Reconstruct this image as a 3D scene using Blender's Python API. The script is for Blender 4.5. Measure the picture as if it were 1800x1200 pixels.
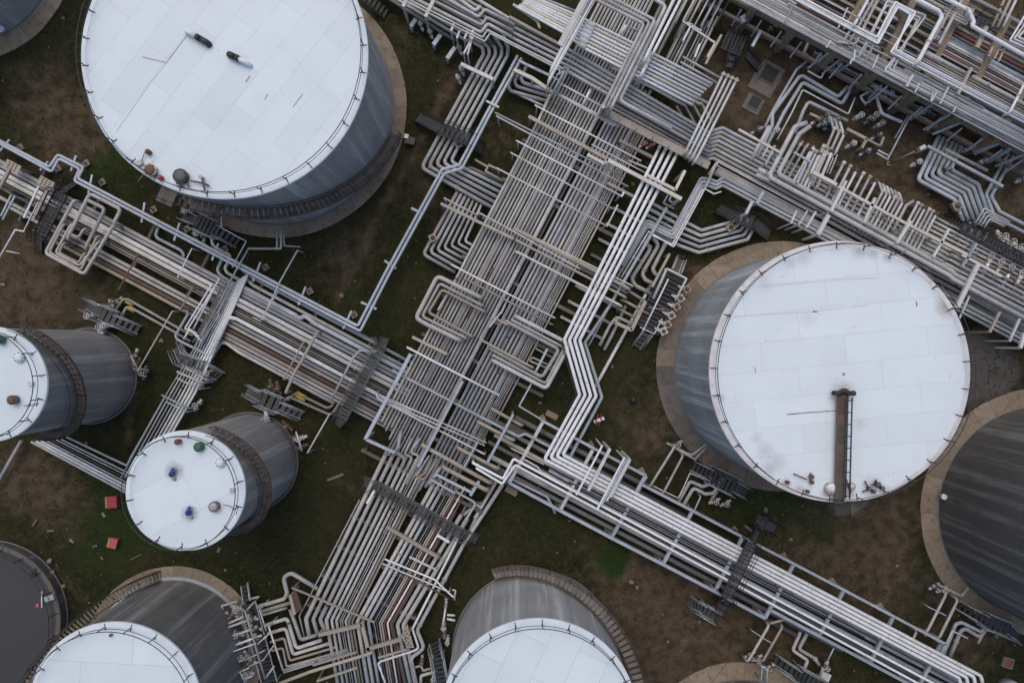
import bpy, bmesh, math, random
from mathutils import Vector, Matrix

random.seed(7)
for o in list(bpy.data.objects):
    bpy.data.objects.remove(o, do_unlink=True)
scene = bpy.context.scene
COL = scene.collection

# ------------------------------------------------------------------ camera, sky, sun, exposure
H, F = 60.0, 1200.0          # camera height in metres, focal length in photograph pixels
cam = bpy.data.cameras.new("camera")
cam.lens, cam.sensor_width, cam.clip_end, cam.clip_start = 24.0, 36.0, 2000.0, 0.5
camo = bpy.data.objects.new("camera", cam)
camo.location = (0, 0, H)
COL.objects.link(camo)
scene.camera = camo

SUN_EL, SUN_AZ = math.radians(62), math.radians(-15)    # azimuth clockwise from north (+Y)
world = bpy.data.worlds.new("World")
scene.world = world
world.use_nodes = True
wn = world.node_tree.nodes
sky = wn.new("ShaderNodeTexSky")
sky.sky_type = 'NISHITA'
sky.sun_disc = False
sky.sun_elevation = SUN_EL
sky.sun_rotation = SUN_AZ
sky.air_density, sky.dust_density, sky.ozone_density = 1.0, 4.0, 1.0
world.node_tree.links.new(sky.outputs[0], wn["Background"].inputs[0])
wn["Background"].inputs[1].default_value = 0.15
sl = bpy.data.lights.new("sun", 'SUN')
sl.energy, sl.angle, sl.color = 0.5, math.radians(60), (1.0, 0.96, 0.89)
so = bpy.data.objects.new("sun", sl)
sd = Vector((math.sin(SUN_AZ) * math.cos(SUN_EL), math.cos(SUN_AZ) * math.cos(SUN_EL), math.sin(SUN_EL)))
so.rotation_euler = sd.to_track_quat('Z', 'Y').to_euler()
so.location = sd * 300
COL.objects.link(so)
scene.view_settings.view_transform = 'Standard'
scene.view_settings.look = 'None'
scene.view_settings.gamma = 1.0
scene.view_settings.use_curve_mapping = False
scene.view_settings.exposure = -0.10

# ------------------------------------------------------------------ helpers
def W(x, y, z=0.0):
    k = (H - z) / F
    return Vector(((x - 900.0) * k, (600.0 - y) * k, z))

def m_at(px, z):                      # a length of px photograph pixels seen at height z, in metres
    return px * (H - z) / F

ORD = ["first", "second", "third", "fourth", "fifth", "sixth", "seventh", "eighth", "ninth", "tenth", "eleventh",
       "twelfth", "thirteenth", "fourteenth", "fifteenth", "sixteenth", "seventeenth", "eighteenth", "nineteenth",
       "twentieth", "twenty-first", "twenty-second", "twenty-third", "twenty-fourth", "twenty-fifth", "twenty-sixth",
       "twenty-seventh", "twenty-eighth", "twenty-ninth", "thirtieth"]

def SX(items):                        # left to right as the photograph shows them
    return sorted([q for q in items if q], key=lambda q: q[0][0] if isinstance(q[0], tuple) else q[0])
def SY(items):                        # top to bottom
    return sorted([q for q in items if q], key=lambda q: q[0][1] if isinstance(q[0], tuple) else q[1])

def tag(o, label=None, cat=None, group=None, kind=None):
    if label: o["label"] = label
    if cat: o["category"] = cat
    if group: o["group"] = group
    if kind: o["kind"] = kind
    return o

def empty(name, loc, label, cat, group=None):
    o = bpy.data.objects.new(name, None)
    o.empty_display_size = 0.3
    o.location = loc
    COL.objects.link(o)
    return tag(o, label, cat, group)

class MB:
    """collects simple shapes in world space and links them as one mesh object"""
    def __init__(s): s.v, s.f, s.uv, s.sm = [], [], [], []
    def add(s, verts, faces, uvs=None, smooth=False):
        b = len(s.v)
        s.v += [Vector(p) for p in verts]
        for i, fc in enumerate(faces):
            s.f.append([b + k for k in fc])
            s.uv.append(uvs[i] if uvs else [(0.0, 0.0)] * len(fc))
            s.sm.append(smooth)
        return s
    def hexa(s, p):                   # p: 4 bottom points, 4 top points (counter-clockwise)
        return s.add(p, [(3, 2, 1, 0), (4, 5, 6, 7), (0, 1, 5, 4), (1, 2, 6, 5), (2, 3, 7, 6), (3, 0, 4, 7)])
    def box(s, c, size, rot=0.0):
        c = Vector(c); x, y, z = [a / 2 for a in size]
        R = Matrix.Rotation(rot, 3, 'Z')
        q = [(-x, -y), (x, -y), (x, y), (-x, y)]
        return s.hexa([c + R @ Vector((a, b, -z)) for a, b in q] + [c + R @ Vector((a, b, z)) for a, b in q])
    def bar(s, a, b, w, h):           # rectangular bar from a to b
        a, b = Vector(a), Vector(b); d = (b - a)
        if d.length < 1e-5: return s
        d.normalize()
        side = d.cross(Vector((0, 0, 1)))
        if side.length < 1e-3: side = Vector((1, 0, 0))
        side.normalize(); up = side.cross(d)
        o = [(-w/2, -h/2), (w/2, -h/2), (w/2, h/2), (-w/2, h/2)]
        pa = [a + side * i + up * j for i, j in o]; pb = [b + side * i + up * j for i, j in o]
        return s.add(pa + pb, [(0, 1, 2, 3), (7, 6, 5, 4), (0, 4, 5, 1), (1, 5, 6, 2), (2, 6, 7, 3), (3, 7, 4, 0)])
    def hbeam(s, a, b, w, h, t=0.02):   # rolled I section, web upright, flanges level
        up = Vector((0, 0, 1))
        s.bar(Vector(a) + up * (h/2 - t/2), Vector(b) + up * (h/2 - t/2), w, t)
        s.bar(Vector(a) - up * (h/2 - t/2), Vector(b) - up * (h/2 - t/2), w, t)
        s.bar(a, b, t, h - 2 * t - 0.004)
        return s
    def tube(s, pts, r, n=8, caps=True, closed=False):
        pts = [Vector(p) for p in pts]
        m = len(pts); rings = []; up = None; L = 0.0; us = []
        for i in range(m):
            if closed: t = pts[(i + 1) % m] - pts[i - 1]
            elif i == 0: t = pts[1] - pts[0]
            elif i == m - 1: t = pts[-1] - pts[-2]
            else: t = (pts[i + 1] - pts[i]).normalized() + (pts[i] - pts[i - 1]).normalized()
            if t.length < 1e-7: t = pts[min(i+1, m-1)] - pts[max(i-1, 0)]
            t.normalize()
            if up is None:
                up = Vector((0, 0, 1)) if abs(t.z) < 0.9 else Vector((0, 1, 0))
            up = (up - t * up.dot(t))
            if up.length < 1e-4: up = t.orthogonal()
            up.normalize(); sd_ = t.cross(up)
            if i: L += (pts[i] - pts[i-1]).length
            us.append(L)
            rings.append([pts[i] + (up * math.cos(a) + sd_ * math.sin(a)) * r for a in [2 * math.pi * k / n for k in range(n)]])
        b = len(s.v)
        for rg in rings: s.v += rg
        last = m if closed else m - 1
        for i in range(last):
            j = (i + 1) % m
            for k in range(n):
                k2 = (k + 1) % n
                s.f.append([b + i*n + k, b + i*n + k2, b + j*n + k2, b + j*n + k])
                u2 = us[j] if j else L + (pts[0] - pts[-1]).length
                s.uv.append([(us[i], k/n), (us[i], (k+1)/n), (u2, (k+1)/n), (u2, k/n)])
                s.sm.append(True)
        if caps and not closed:
            s.f.append([b + k for k in range(n)][::-1]); s.uv.append([(0, 0)] * n); s.sm.append(False)
            s.f.append([b + (m-1)*n + k for k in range(n)]); s.uv.append([(L, 0)] * n); s.sm.append(False)
        return s
    def cyl(s, c, r, h, n=16, r2=None, smooth=True):
        c = Vector(c); r2 = r if r2 is None else r2
        b = len(s.v)
        for k in range(n):
            a = 2*math.pi*k/n; s.v.append(c + Vector((math.cos(a)*r, math.sin(a)*r, 0)))
        for k in range(n):
            a = 2*math.pi*k/n; s.v.append(c + Vector((math.cos(a)*r2, math.sin(a)*r2, h)))
        for k in range(n):
            k2 = (k+1) % n
            s.f.append([b+k, b+k2, b+n+k2, b+n+k]); s.uv.append([(k/n*6.28*r, 0), ((k+1)/n*6.28*r, 0), ((k+1)/n*6.28*r, h), (k/n*6.28*r, h)]); s.sm.append(smooth)
        s.f.append([b+n+k for k in range(n)]); s.uv.append([(0, 0)]*n); s.sm.append(False)
        s.f.append([b+k for k in range(n)][::-1]); s.uv.append([(0, 0)]*n); s.sm.append(False)
        return s
    def lathe(s, c, prof, n=18):      # prof: (radius, z) from bottom to top
        c = Vector(c); b = len(s.v)
        for r, z in prof:
            for k in range(n):
                a = 2*math.pi*k/n; s.v.append(c + Vector((math.cos(a)*r, math.sin(a)*r, z)))
        for i in range(len(prof)-1):
            for k in range(n):
                k2 = (k+1) % n
                s.f.append([b+i*n+k, b+i*n+k2, b+(i+1)*n+k2, b+(i+1)*n+k]); s.uv.append([(0, 0)]*4); s.sm.append(True)
        t = b + (len(prof)-1)*n
        s.f.append([t+k for k in range(n)]); s.uv.append([(0, 0)]*n); s.sm.append(False)
        s.f.append([b+k for k in range(n)][::-1]); s.uv.append([(0, 0)]*n); s.sm.append(False)
        return s
    def mesh(s, name, origin, mat):
        me = bpy.data.meshes.new(name)
        me.from_pydata([tuple(p - origin) for p in s.v], [], s.f)
        uvl = me.uv_layers.new(name="UVMap")
        flat = [c for face in s.uv for c in face]
        uvl.data.foreach_set("uv", [x for c in flat for x in c])
        me.polygons.foreach_set("use_smooth", s.sm)
        me.materials.append(mat)
        me.update()
        return me
    def build(s, name, mat, parent=None, origin=None):
        """parent None: origin given or first vertex; else geometry is kept where it stands"""
        if parent is not None:
            po = wpos(parent)
            me = s.mesh(name, po, mat)
            o = bpy.data.objects.new(name, me)
            o.parent = parent
            COL.objects.link(o)
            return o
        org = Vector(origin) if origin is not None else Vector(s.v[0])
        o = bpy.data.objects.new(name, s.mesh(name, org, mat))
        o.location = org
        COL.objects.link(o)
        return o

def wpos(o):                          # world position of an unrotated object chain
    p = Vector(o.location)
    while o.parent is not None:
        o = o.parent; p = p + Vector(o.location)
    return p

def inst(name, me, loc, parent, rz=0.0, sc=1.0):   # a part that shares mesh data
    o = bpy.data.objects.new(name, me)
    o.parent = parent
    o.location = Vector(loc) - wpos(parent)
    o.rotation_euler = (0, 0, rz)
    o.scale = (sc, sc, sc)
    COL.objects.link(o)
    return o

def fillet(pts, rad, seg=5):
    pts = [Vector(p) for p in pts]
    out = [pts[0]]
    for i in range(1, len(pts) - 1):
        a, b, c = pts[i-1], pts[i], pts[i+1]
        u, v = (a - b), (c - b)
        lu, lv = u.length, v.length
        if lu < 1e-4 or lv < 1e-4: continue
        u /= lu; v /= lv
        ang = u.angle(v)
        if ang > math.radians(176): out.append(b); continue
        t = min(rad / math.tan(ang / 2), lu * 0.48, lv * 0.48)
        p0, p1 = b + u * t, b + v * t
        for k in range(seg + 1):
            q = k / seg
            out.append(p0 * (1-q)**2 + b * 2*q*(1-q) * 1.0 + p1 * q**2)
    out.append(pts[-1])
    return out

# ------------------------------------------------------------------ materials
def mat_base(name):
    m = bpy.data.materials.new(name); m.use_nodes = True
    nt = m.node_tree
    return m, nt, nt.nodes, nt.links, nt.nodes["Principled BSDF"]

def rgb(c): return (c[0], c[1], c[2], 1.0)

def mixc(N, L, fac, a, b):
    mx = N.new("ShaderNodeMix"); mx.data_type = 'RGBA'
    if isinstance(fac, (int, float)): mx.inputs[0].default_value = fac
    else: L.new(fac, mx.inputs[0])
    for sock, v in ((mx.inputs[6], a), (mx.inputs[7], b)):
        if isinstance(v, tuple): sock.default_value = rgb(v)
        else: L.new(v, sock)
    return mx.outputs[2]

def ramp(N, L, src, p0, p1, v0=0.0, v1=1.0):
    r = N.new("ShaderNodeMapRange"); r.clamp = True
    r.inputs[1].default_value, r.inputs[2].default_value, r.inputs[3].default_value, r.inputs[4].default_value = p0, p1, v0, v1
    L.new(src, r.inputs[0]); return r.outputs[0]

def noise(N, L, vec, scale, detail=4, rough=0.6):
    n = N.new("ShaderNodeTexNoise"); n.inputs["Scale"].default_value = scale
    n.inputs["Detail"].default_value = detail; n.inputs["Roughness"].default_value = rough
    if vec is not None: L.new(vec, n.inputs["Vector"])
    return n.outputs[0]

def paint(name, col, rough=0.5, var=0.25, dirt=(0.12, 0.112, 0.10), dirt_amt=0.45, rust=0.0, bands=0.0, metal=0.0):
    """painted or clad metal: per-object tone, blotches, grime specks, rust patches, cladding joints along the pipe"""
    m, nt, N, L, B = mat_base(name)
    geo = N.new("ShaderNodeNewGeometry"); pos = geo.outputs["Position"]
    oi = N.new("ShaderNodeObjectInfo")
    hsv = N.new("ShaderNodeHueSaturation")
    hsv.inputs["Color"].default_value = rgb(col)
    L.new(ramp(N, L, oi.outputs["Random"], 0, 1, 1 - var, 1 + var * 0.7), hsv.inputs["Value"])
    c = hsv.outputs[0]
    n1 = noise(N, L, pos, 0.9, 6, 0.65)
    c = mixc(N, L, ramp(N, L, n1, 0.42, 0.75, 0, dirt_amt), c, dirt)
    n3 = noise(N, L, pos, 7.0, 4, 0.7)
    c = mixc(N, L, ramp(N, L, n3, 0.58, 0.72, 0, 0.45 * dirt_amt + 0.1), c, tuple(a * 0.45 for a in col))
    if rust > 0:
        n2 = noise(N, L, pos, 2.3, 6, 0.7)
        c = mixc(N, L, ramp(N, L, n2, 0.66 - rust * 0.3, 0.74 - rust * 0.3, 0, 0.9), c, (0.115, 0.05, 0.028))
    if bands > 0:
        uv = N.new("ShaderNodeUVMap"); sep = N.new("ShaderNodeSeparateXYZ"); L.new(uv.outputs[0], sep.inputs[0])
        ph = N.new("ShaderNodeMath"); ph.operation = 'MULTIPLY_ADD'; ph.inputs[1].default_value = 37.0
        L.new(oi.outputs["Random"], ph.inputs[0]); L.new(sep.outputs[0], ph.inputs[2])
        md = N.new("ShaderNodeMath"); md.operation = 'PINGPONG'; md.inputs[1].default_value = 1.4
        L.new(ph.outputs[0], md.inputs[0])
        c = mixc(N, L, ramp(N, L, md.outputs[0], 0.012, 0.04, bands, 0.0), c, (0.10, 0.10, 0.105))
    L.new(c, B.inputs["Base Color"])
    L.new(ramp(N, L, n1, 0.3, 0.8, rough - 0.08, rough + 0.2), B.inputs["Roughness"])
    B.inputs["Metallic"].default_value = metal
    bp = N.new("ShaderNodeBump"); bp.inputs["Strength"].default_value = 0.18; bp.inputs["Distance"].default_value = 0.02
    L.new(n3, bp.inputs["Height"]); L.new(bp.outputs[0], B.inputs["Normal"])
    return m

M = {}
M["grey"] = paint("grey_cladding", (0.46, 0.456, 0.45), 0.36, 0.25, bands=0.35, rust=0.0)
M["twin"] = paint("pale_blue_cladding", (0.50, 0.55, 0.60), 0.42, 0.06, dirt=(0.32, 0.33, 0.34), bands=0.35)
M["blue"] = paint("blue_grey_cladding", (0.44, 0.48, 0.515), 0.36, 0.2, bands=0.35)
M["warm"] = paint("warm_grey_paint", (0.44, 0.423, 0.40), 0.4, 0.25, rust=0.03, bands=0.25)
M["tan"] = paint("tan_paint", (0.38, 0.335, 0.275), 0.55, 0.18, dirt=(0.2, 0.15, 0.1), rust=0.08)
M["cream"] = paint("cream_cladding", (0.62, 0.59, 0.52), 0.5, 0.12, dirt=(0.30, 0.22, 0.13), bands=0.35, rust=0.06)
M["white"] = paint("white_cladding", (0.78, 0.79, 0.80), 0.35, 0.1, dirt=(0.45, 0.44, 0.42), bands=0.5, rust=0.0)
M["bright"] = paint("bright_white_paint", (0.80, 0.81, 0.82), 0.45, 0.06, dirt=(0.5, 0.48, 0.45))
M["brown"] = paint("brown_weathered_paint", (0.25, 0.222, 0.192), 0.6, 0.22, rust=0.08)
M["dark"] = paint("dark_grey_cladding", (0.13, 0.13, 0.135), 0.5, 0.3, bands=0.3)
M["rust"] = paint("rusty_steel", (0.13, 0.075, 0.052), 0.75, 0.3, rust=0.12)
M["redbrown"] = paint("red_brown_paint", (0.20, 0.075, 0.06), 0.6, 0.2, rust=0.1)
M["steel"] = paint("galvanised_steel", (0.42, 0.47, 0.52), 0.42, 0.15, bands=0, metal=0.1)
M["steelw"] = paint("pale_painted_steel", (0.60, 0.60, 0.59), 0.5, 0.12, rust=0.02)
M["black"] = paint("black_paint", (0.022, 0.023, 0.026), 0.5, 0.2, dirt_amt=0.2)
M["deck"] = paint("dark_grating", (0.030, 0.033, 0.038), 0.6, 0.3, dirt=(0.05,0.05,0.05), dirt_amt=0.4)
M["deckg"] = paint("grey_grating", (0.062, 0.062, 0.06), 0.6, 0.3, dirt=(0.05,0.05,0.045))
M["deckt"] = paint("worn_tan_grating", (0.20, 0.18, 0.155), 0.65, 0.2, dirt=(0.1,0.08,0.06))
M["deckb"] = paint("brown_grating", (0.105, 0.093, 0.08), 0.65, 0.25, dirt=(0.06,0.05,0.04), rust=0.06)
def concrete(name, col, dark, warm):
    m, nt, N, L, B = mat_base(name)
    geo = N.new("ShaderNodeNewGeometry"); pos = geo.outputs["Position"]
    oi = N.new("ShaderNodeObjectInfo")
    hsv = N.new("ShaderNodeHueSaturation"); hsv.inputs["Color"].default_value = rgb(col)
    L.new(ramp(N, L, oi.outputs["Random"], 0, 1, 0.78, 1.14), hsv.inputs["Value"])
    a = noise(N, L, pos, 0.45, 8, 0.7); b = noise(N, L, pos, 1.7, 8, 0.75); f = noise(N, L, pos, 11.0, 5, 0.75)
    c = mixc(N, L, ramp(N, L, a, 0.48, 0.66, 0, 0.8), hsv.outputs[0], warm)
    c = mixc(N, L, ramp(N, L, b, 0.50, 0.68, 0, 0.85), c, dark)
    c = mixc(N, L, ramp(N, L, f, 0.52, 0.72, 0, 0.55), c, tuple(x * 0.5 for x in dark))
    c = mixc(N, L, ramp(N, L, f, 0.42, 0.30, 0, 0.4), c, tuple(min(1, x * 1.35) for x in col))
    vo = N.new("ShaderNodeTexVoronoi"); vo.feature = 'DISTANCE_TO_EDGE'; vo.inputs["Scale"].default_value = 0.3; L.new(pos, vo.inputs["Vector"])
    c = mixc(N, L, ramp(N, L, vo.outputs["Distance"], 0.010, 0.002, 0, 0.35), c, tuple(x * 0.35 for x in dark))
    L.new(c, B.inputs["Base Color"]); B.inputs["Roughness"].default_value = 0.9
    return m
M["concrete"] = concrete("weathered_concrete", (0.265, 0.215, 0.16), (0.12, 0.095, 0.07), (0.235, 0.165, 0.105))
M["concdark"] = concrete("stained_concrete", (0.15, 0.135, 0.12), (0.07, 0.064, 0.058), (0.17, 0.13, 0.095))
M["concmix"] = concrete("patched_concrete", (0.20, 0.165, 0.13), (0.095, 0.08, 0.068), (0.25, 0.165, 0.10))
M["yellow"] = paint("yellow_marking", (0.42, 0.29, 0.04), 0.5, 0.05)
M["red"] = paint("red_paint", (0.42, 0.035, 0.05), 0.5, 0.15, dirt_amt=0.3)
M["redw"] = paint("red_band_paint", (0.45, 0.09, 0.09), 0.5, 0.1, dirt_amt=0.3)
M["green"] = paint("green_paint", (0.03, 0.13, 0.07), 0.5, 0.1, rust=0.1)
M["bluep"] = paint("blue_paint", (0.03, 0.06, 0.30), 0.45, 0.1)
M["wood"] = paint("weathered_timber", (0.13, 0.105, 0.08), 0.85, 0.3)
M["rubber"] = paint("black_rubber", (0.012, 0.012, 0.013), 0.6, 0.1, dirt_amt=0.1)

def roof_mat(name, col, stain, amt, spots=()):
    """white coating; spots: (x, y, radius, colour, strength) are stains that stay where they are on the roof"""
    m, nt, N, L, B = mat_base(name)
    geo = N.new("ShaderNodeNewGeometry"); pos = geo.outputs["Position"]
    oi = N.new("ShaderNodeObjectInfo")
    hsv = N.new("ShaderNodeHueSaturation"); hsv.inputs["Color"].default_value = rgb(col)
    L.new(ramp(N, L, oi.outputs["Random"], 0, 1, 0.96, 1.02), hsv.inputs["Value"])
    n1 = noise(N, L, pos, 0.35, 6, 0.6)
    c = mixc(N, L, ramp(N, L, n1, 0.42, 0.8, 0, 0.45), hsv.outputs[0], tuple(a * 0.82 for a in col))
    n2 = noise(N, L, pos, 0.8, 8, 0.72)
    c = mixc(N, L, ramp(N, L, n2, 0.63, 0.74, 0, amt), c, stain)
    n3 = noise(N, L, pos, 5.0, 5, 0.75)
    c = mixc(N, L, ramp(N, L, n3, 0.60, 0.8, 0, 0.3), c, stain)
    for (x, y, r, sc, st) in spots:
        sub = N.new("ShaderNodeVectorMath"); sub.operation = 'SUBTRACT'; sub.inputs[1].default_value = (x, y, 0)
        L.new(pos, sub.inputs[0])
        fl = N.new("ShaderNodeVectorMath"); fl.operation = 'MULTIPLY'; fl.inputs[1].default_value = (1, 1, 0); L.new(sub.outputs[0], fl.inputs[0])
        ln = N.new("ShaderNodeVectorMath"); ln.operation = 'LENGTH'; L.new(fl.outputs[0], ln.inputs[0])
        ad = N.new("ShaderNodeMath"); ad.operation = 'MULTIPLY_ADD'; ad.inputs[1].default_value = -r * 1.3; L.new(n3, ad.inputs[0]); L.new(ln.outputs["Value"], ad.inputs[2])
        c = mixc(N, L, ramp(N, L, ad.outputs[0], r * 0.35, -r * 0.55, 0, st), c, sc)
    L.new(c, B.inputs["Base Color"])
    B.inputs["Roughness"].default_value = 0.6
    return m
def spot(x, y, h, rpx, col, st):
    p = W(x, y, h); return (p.x, p.y, m_at(rpx, h), col, st)
DK = (0.10, 0.11, 0.14); RD = (0.30, 0.17, 0.12); TN = (0.36, 0.32, 0.26)
M["roof"] = roof_mat("white_roof_coating", (0.695, 0.768, 0.805), (0.47, 0.48, 0.49), 0.25)
M["roof_big"] = roof_mat("white_roof_of_the_big_tank", (0.695, 0.768, 0.805), (0.47, 0.48, 0.49), 0.3, [spot(340, 66, 10.9, 16, TN, .35), spot(430, 108, 10.9, 14, TN, .2), spot(272, 305, 10.9, 13, RD, .6), spot(326, 318, 10.9, 14, RD, .45), spot(357, 325, 10.9, 9, RD, .5)])
M["roof_small"] = roof_mat("white_roof_of_the_small_tank", (0.695, 0.768, 0.805), (0.47, 0.48, 0.49), 0.25, [spot(306, 828, 11.8, 20, DK, .75), spot(333, 903, 11.8, 18, DK, .75), spot(380, 888, 11.8, 12, RD, .5), spot(353, 784, 11.8, 10, RD, .3)])
GY = (.36, .37, .38)
M["roofd"] = roof_mat("worn_white_roof", (0.72, 0.785, 0.815), (0.40, 0.405, 0.41), 0.85, [spot(1664, 538, 10.9, 24, TN, .9), spot(1512, 440, 10.9, 18, TN, .6), spot(1535, 444, 10.9, 14, TN, .5), spot(1562, 452, 10.9, 12, TN, .6), spot(1345, 792, 10.9, 20, GY, .4), spot(1366, 812, 10.9, 22, GY, .4), spot(1352, 826, 10.9, 16, GY, .5), spot(1330, 770, 10.9, 14, GY, .4), spot(1480, 690, 10.9, 26, (.22, .2, .19), .6), spot(1424, 842, 10.9, 10, RD, .6), spot(1456, 868, 10.9, 16, RD, .7), spot(1494, 868, 10.9, 14, RD, .7), spot(1535, 857, 10.9, 24, (.25, .23, .22), .6), spot(1382, 850, 10.9, 12, RD, .6), spot(1405, 862, 10.9, 12, RD, .6), spot(1345, 500, 10.9, 18, GY, .3), spot(1412, 452, 10.9, 20, GY, .35), spot(1390, 462, 10.9, 14, GY, .3), spot(1268, 700, 10.9, 10, GY, .7), spot(1560, 862, 10.9, 12, GY, .5), spot(1510, 745, 10.9, 14, (.5, .52, .54), .5), spot(1420, 560, 10.9, 20, (.55, .57, .59), .5)])
M["roofdark"] = roof_mat("dark_roof", (0.045, 0.045, 0.046), (0.075, 0.10, 0.09), 0.5)
M["rim"] = paint("white_rim_paint", (0.69, 0.765, 0.80), 0.5, 0.05, dirt=(0.45, 0.43, 0.4), rust=0.0, dirt_amt=0.35)
M["rimr"] = paint("rust_streaked_rim", (0.68, 0.67, 0.67), 0.55, 0.05, dirt=(0.35, 0.25, 0.22), rust=0.1, dirt_amt=0.5)
M["seam"] = paint("seam_sealant", (0.30, 0.31, 0.32), 0.7, 0.05)

def shell_mat(name, col, light, streak=0.6):
    m, nt, N, L, B = mat_base(name)
    uv = N.new("ShaderNodeUVMap")
    mp = N.new("ShaderNodeMapping"); mp.inputs["Scale"].default_value = (0.9, 0.03, 1)
    L.new(uv.outputs[0], mp.inputs[0])
    oi = N.new("ShaderNodeObjectInfo")
    hsv = N.new("ShaderNodeHueSaturation"); hsv.inputs["Color"].default_value = rgb(col)
    L.new(ramp(N, L, oi.outputs["Random"], 0, 1, 0.9, 1.07), hsv.inputs["Value"])
    n1 = noise(N, L, mp.outputs[0], 1.0, 8, 0.7)
    c = mixc(N, L, ramp(N, L, n1, 0.50, 0.64, 0, streak), hsv.outputs[0], light)
    mp3 = N.new("ShaderNodeMapping"); mp3.inputs["Scale"].default_value = (0.33, 0.012, 1); mp3.inputs["Location"].default_value = (3, 9, 0)
    L.new(uv.outputs[0], mp3.inputs[0])
    n6 = noise(N, L, mp3.outputs[0], 1.0, 9, 0.75)
    c = mixc(N, L, ramp(N, L, n6, 0.55, 0.66, 0, 0.75), c, light)
    c = mixc(N, L, ramp(N, L, n6, 0.45, 0.34, 0, 0.6), c, tuple(a * 0.55 for a in col))
    mp2 = N.new("ShaderNodeMapping"); mp2.inputs["Scale"].default_value = (3.5, 0.12, 1); mp2.inputs["Location"].default_value = (7, 3, 0)
    L.new(uv.outputs[0], mp2.inputs[0])
    n2 = noise(N, L, mp2.outputs[0], 1.0, 6, 0.7)
    c = mixc(N, L, ramp(N, L, n2, 0.5, 0.75, 0, 0.5), c, tuple(a * 0.5 for a in col))
    n4 = noise(N, L, uv.outputs[0], 0.5, 5, 0.6)
    c = mixc(N, L, ramp(N, L, n4, 0.5, 0.75, 0, 0.35), c, tuple(a * 0.6 for a in col))
    bk = N.new("ShaderNodeTexBrick"); bk.inputs["Scale"].default_value = 1.0
    bk.inputs["Brick Width"].default_value = 2.4; bk.inputs["Row Height"].default_value = 60.0; bk.inputs["Mortar Size"].default_value = 0.02
    bk.inputs["Color1"].default_value = (1, 1, 1, 1); bk.inputs["Color2"].default_value = (0.94, 0.94, 0.94, 1); bk.inputs["Mortar"].default_value = (0.6, 0.6, 0.6, 1)
    L.new(uv.outputs[0], bk.inputs["Vector"])
    mu = N.new("ShaderNodeMix"); mu.data_type = 'RGBA'; mu.blend_type = 'MULTIPLY'; mu.inputs[0].default_value = 0.7
    L.new(c, mu.inputs[6]); L.new(bk.outputs[0], mu.inputs[7])
    L.new(mu.outputs[2], B.inputs["Base Color"])
    B.inputs["Roughness"].default_value = 0.55
    return m
M["shell"] = shell_mat("grey_tank_shell", (0.345, 0.355, 0.362), (0.62, 0.635, 0.64), .85)
M["shellg"] = shell_mat("dull_grey_tank_shell", (0.265, 0.262, 0.258), (0.54, 0.535, 0.53), .85)
M["shellb"] = shell_mat("blue_grey_tank_shell", (0.31, 0.34, 0.355), (0.64, 0.69, 0.72), .85)
M["shellk"] = shell_mat("charcoal_tank_shell", (0.105, 0.104, 0.103), (0.29, 0.29, 0.285), 0.75)
M["shelld"] = shell_mat("dark_grey_tank_shell", (0.16, 0.16, 0.16), (0.42, 0.435, 0.445), 0.75)
# ------------------------------------------------------------------ pipes
PIPES = []
FILL = {}
def pipe(nodes, w, z, mat, label, group=None, drop="", dz=0.35, bend=1.6, name="pipe", cat="pipe", fl=0, fmat=None, fill=False):
    """nodes: photograph points (x, y[, z]); w: seen width in px; drop: 's' and/or 'e' turns the ends down to dz"""
    pts = [W(n[0], n[1], n[2] if len(n) > 2 else z) for n in nodes]
    w *= random.uniform(0.93, 1.05)
    r = m_at(w, z) / 2
    if "s" in drop: pts.insert(0, Vector((pts[0].x, pts[0].y, dz)))
    if "e" in drop: pts.append(Vector((pts[-1].x, pts[-1].y, dz)))
    path = fillet(pts, bend * 2 * r, 4 if w < 4 else 6)
    sides = 6 if w < 3.2 else (8 if w < 5.5 else 12)
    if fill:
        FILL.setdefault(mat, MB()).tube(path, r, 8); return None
    if cat == "pipe" and w < 3.5: name, cat = "conduit", "conduit"  # slim pipes take the conduit name too, by width alone
    if name == "expansion_loop" or "U-loop" in label or "nested loop" in label: name, cat = "expansion_loop", "pipe loop"
    mb = MB().tube(path, r, sides)
    o = mb.build(name, M[mat], origin=(pts[0].x, pts[0].y, 0))
    tag(o, label, cat, group)
    tot = sum((path[i+1] - path[i]).length for i in range(len(path)-1))
    for _ in range(fl):
        d = random.uniform(0.12, 0.88) * tot; acc = 0
        for i in range(len(path)-1):
            s = (path[i+1] - path[i]).length
            if acc + s >= d and s > 0.5:
                q = path[i].lerp(path[i+1], (d - acc) / s); t = (path[i+1] - path[i]).normalized()
                f = MB().tube([q - t * 0.07, q - t * 0.012], r * 1.45, 10).tube([q + t * 0.012, q + t * 0.07], r * 1.45, 10)
                f.build("flange", M[fmat or random.choice([mat, mat, "warm", "rust"])], o)
                break
            acc += s
    PIPES.append(o)
    return o

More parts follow.
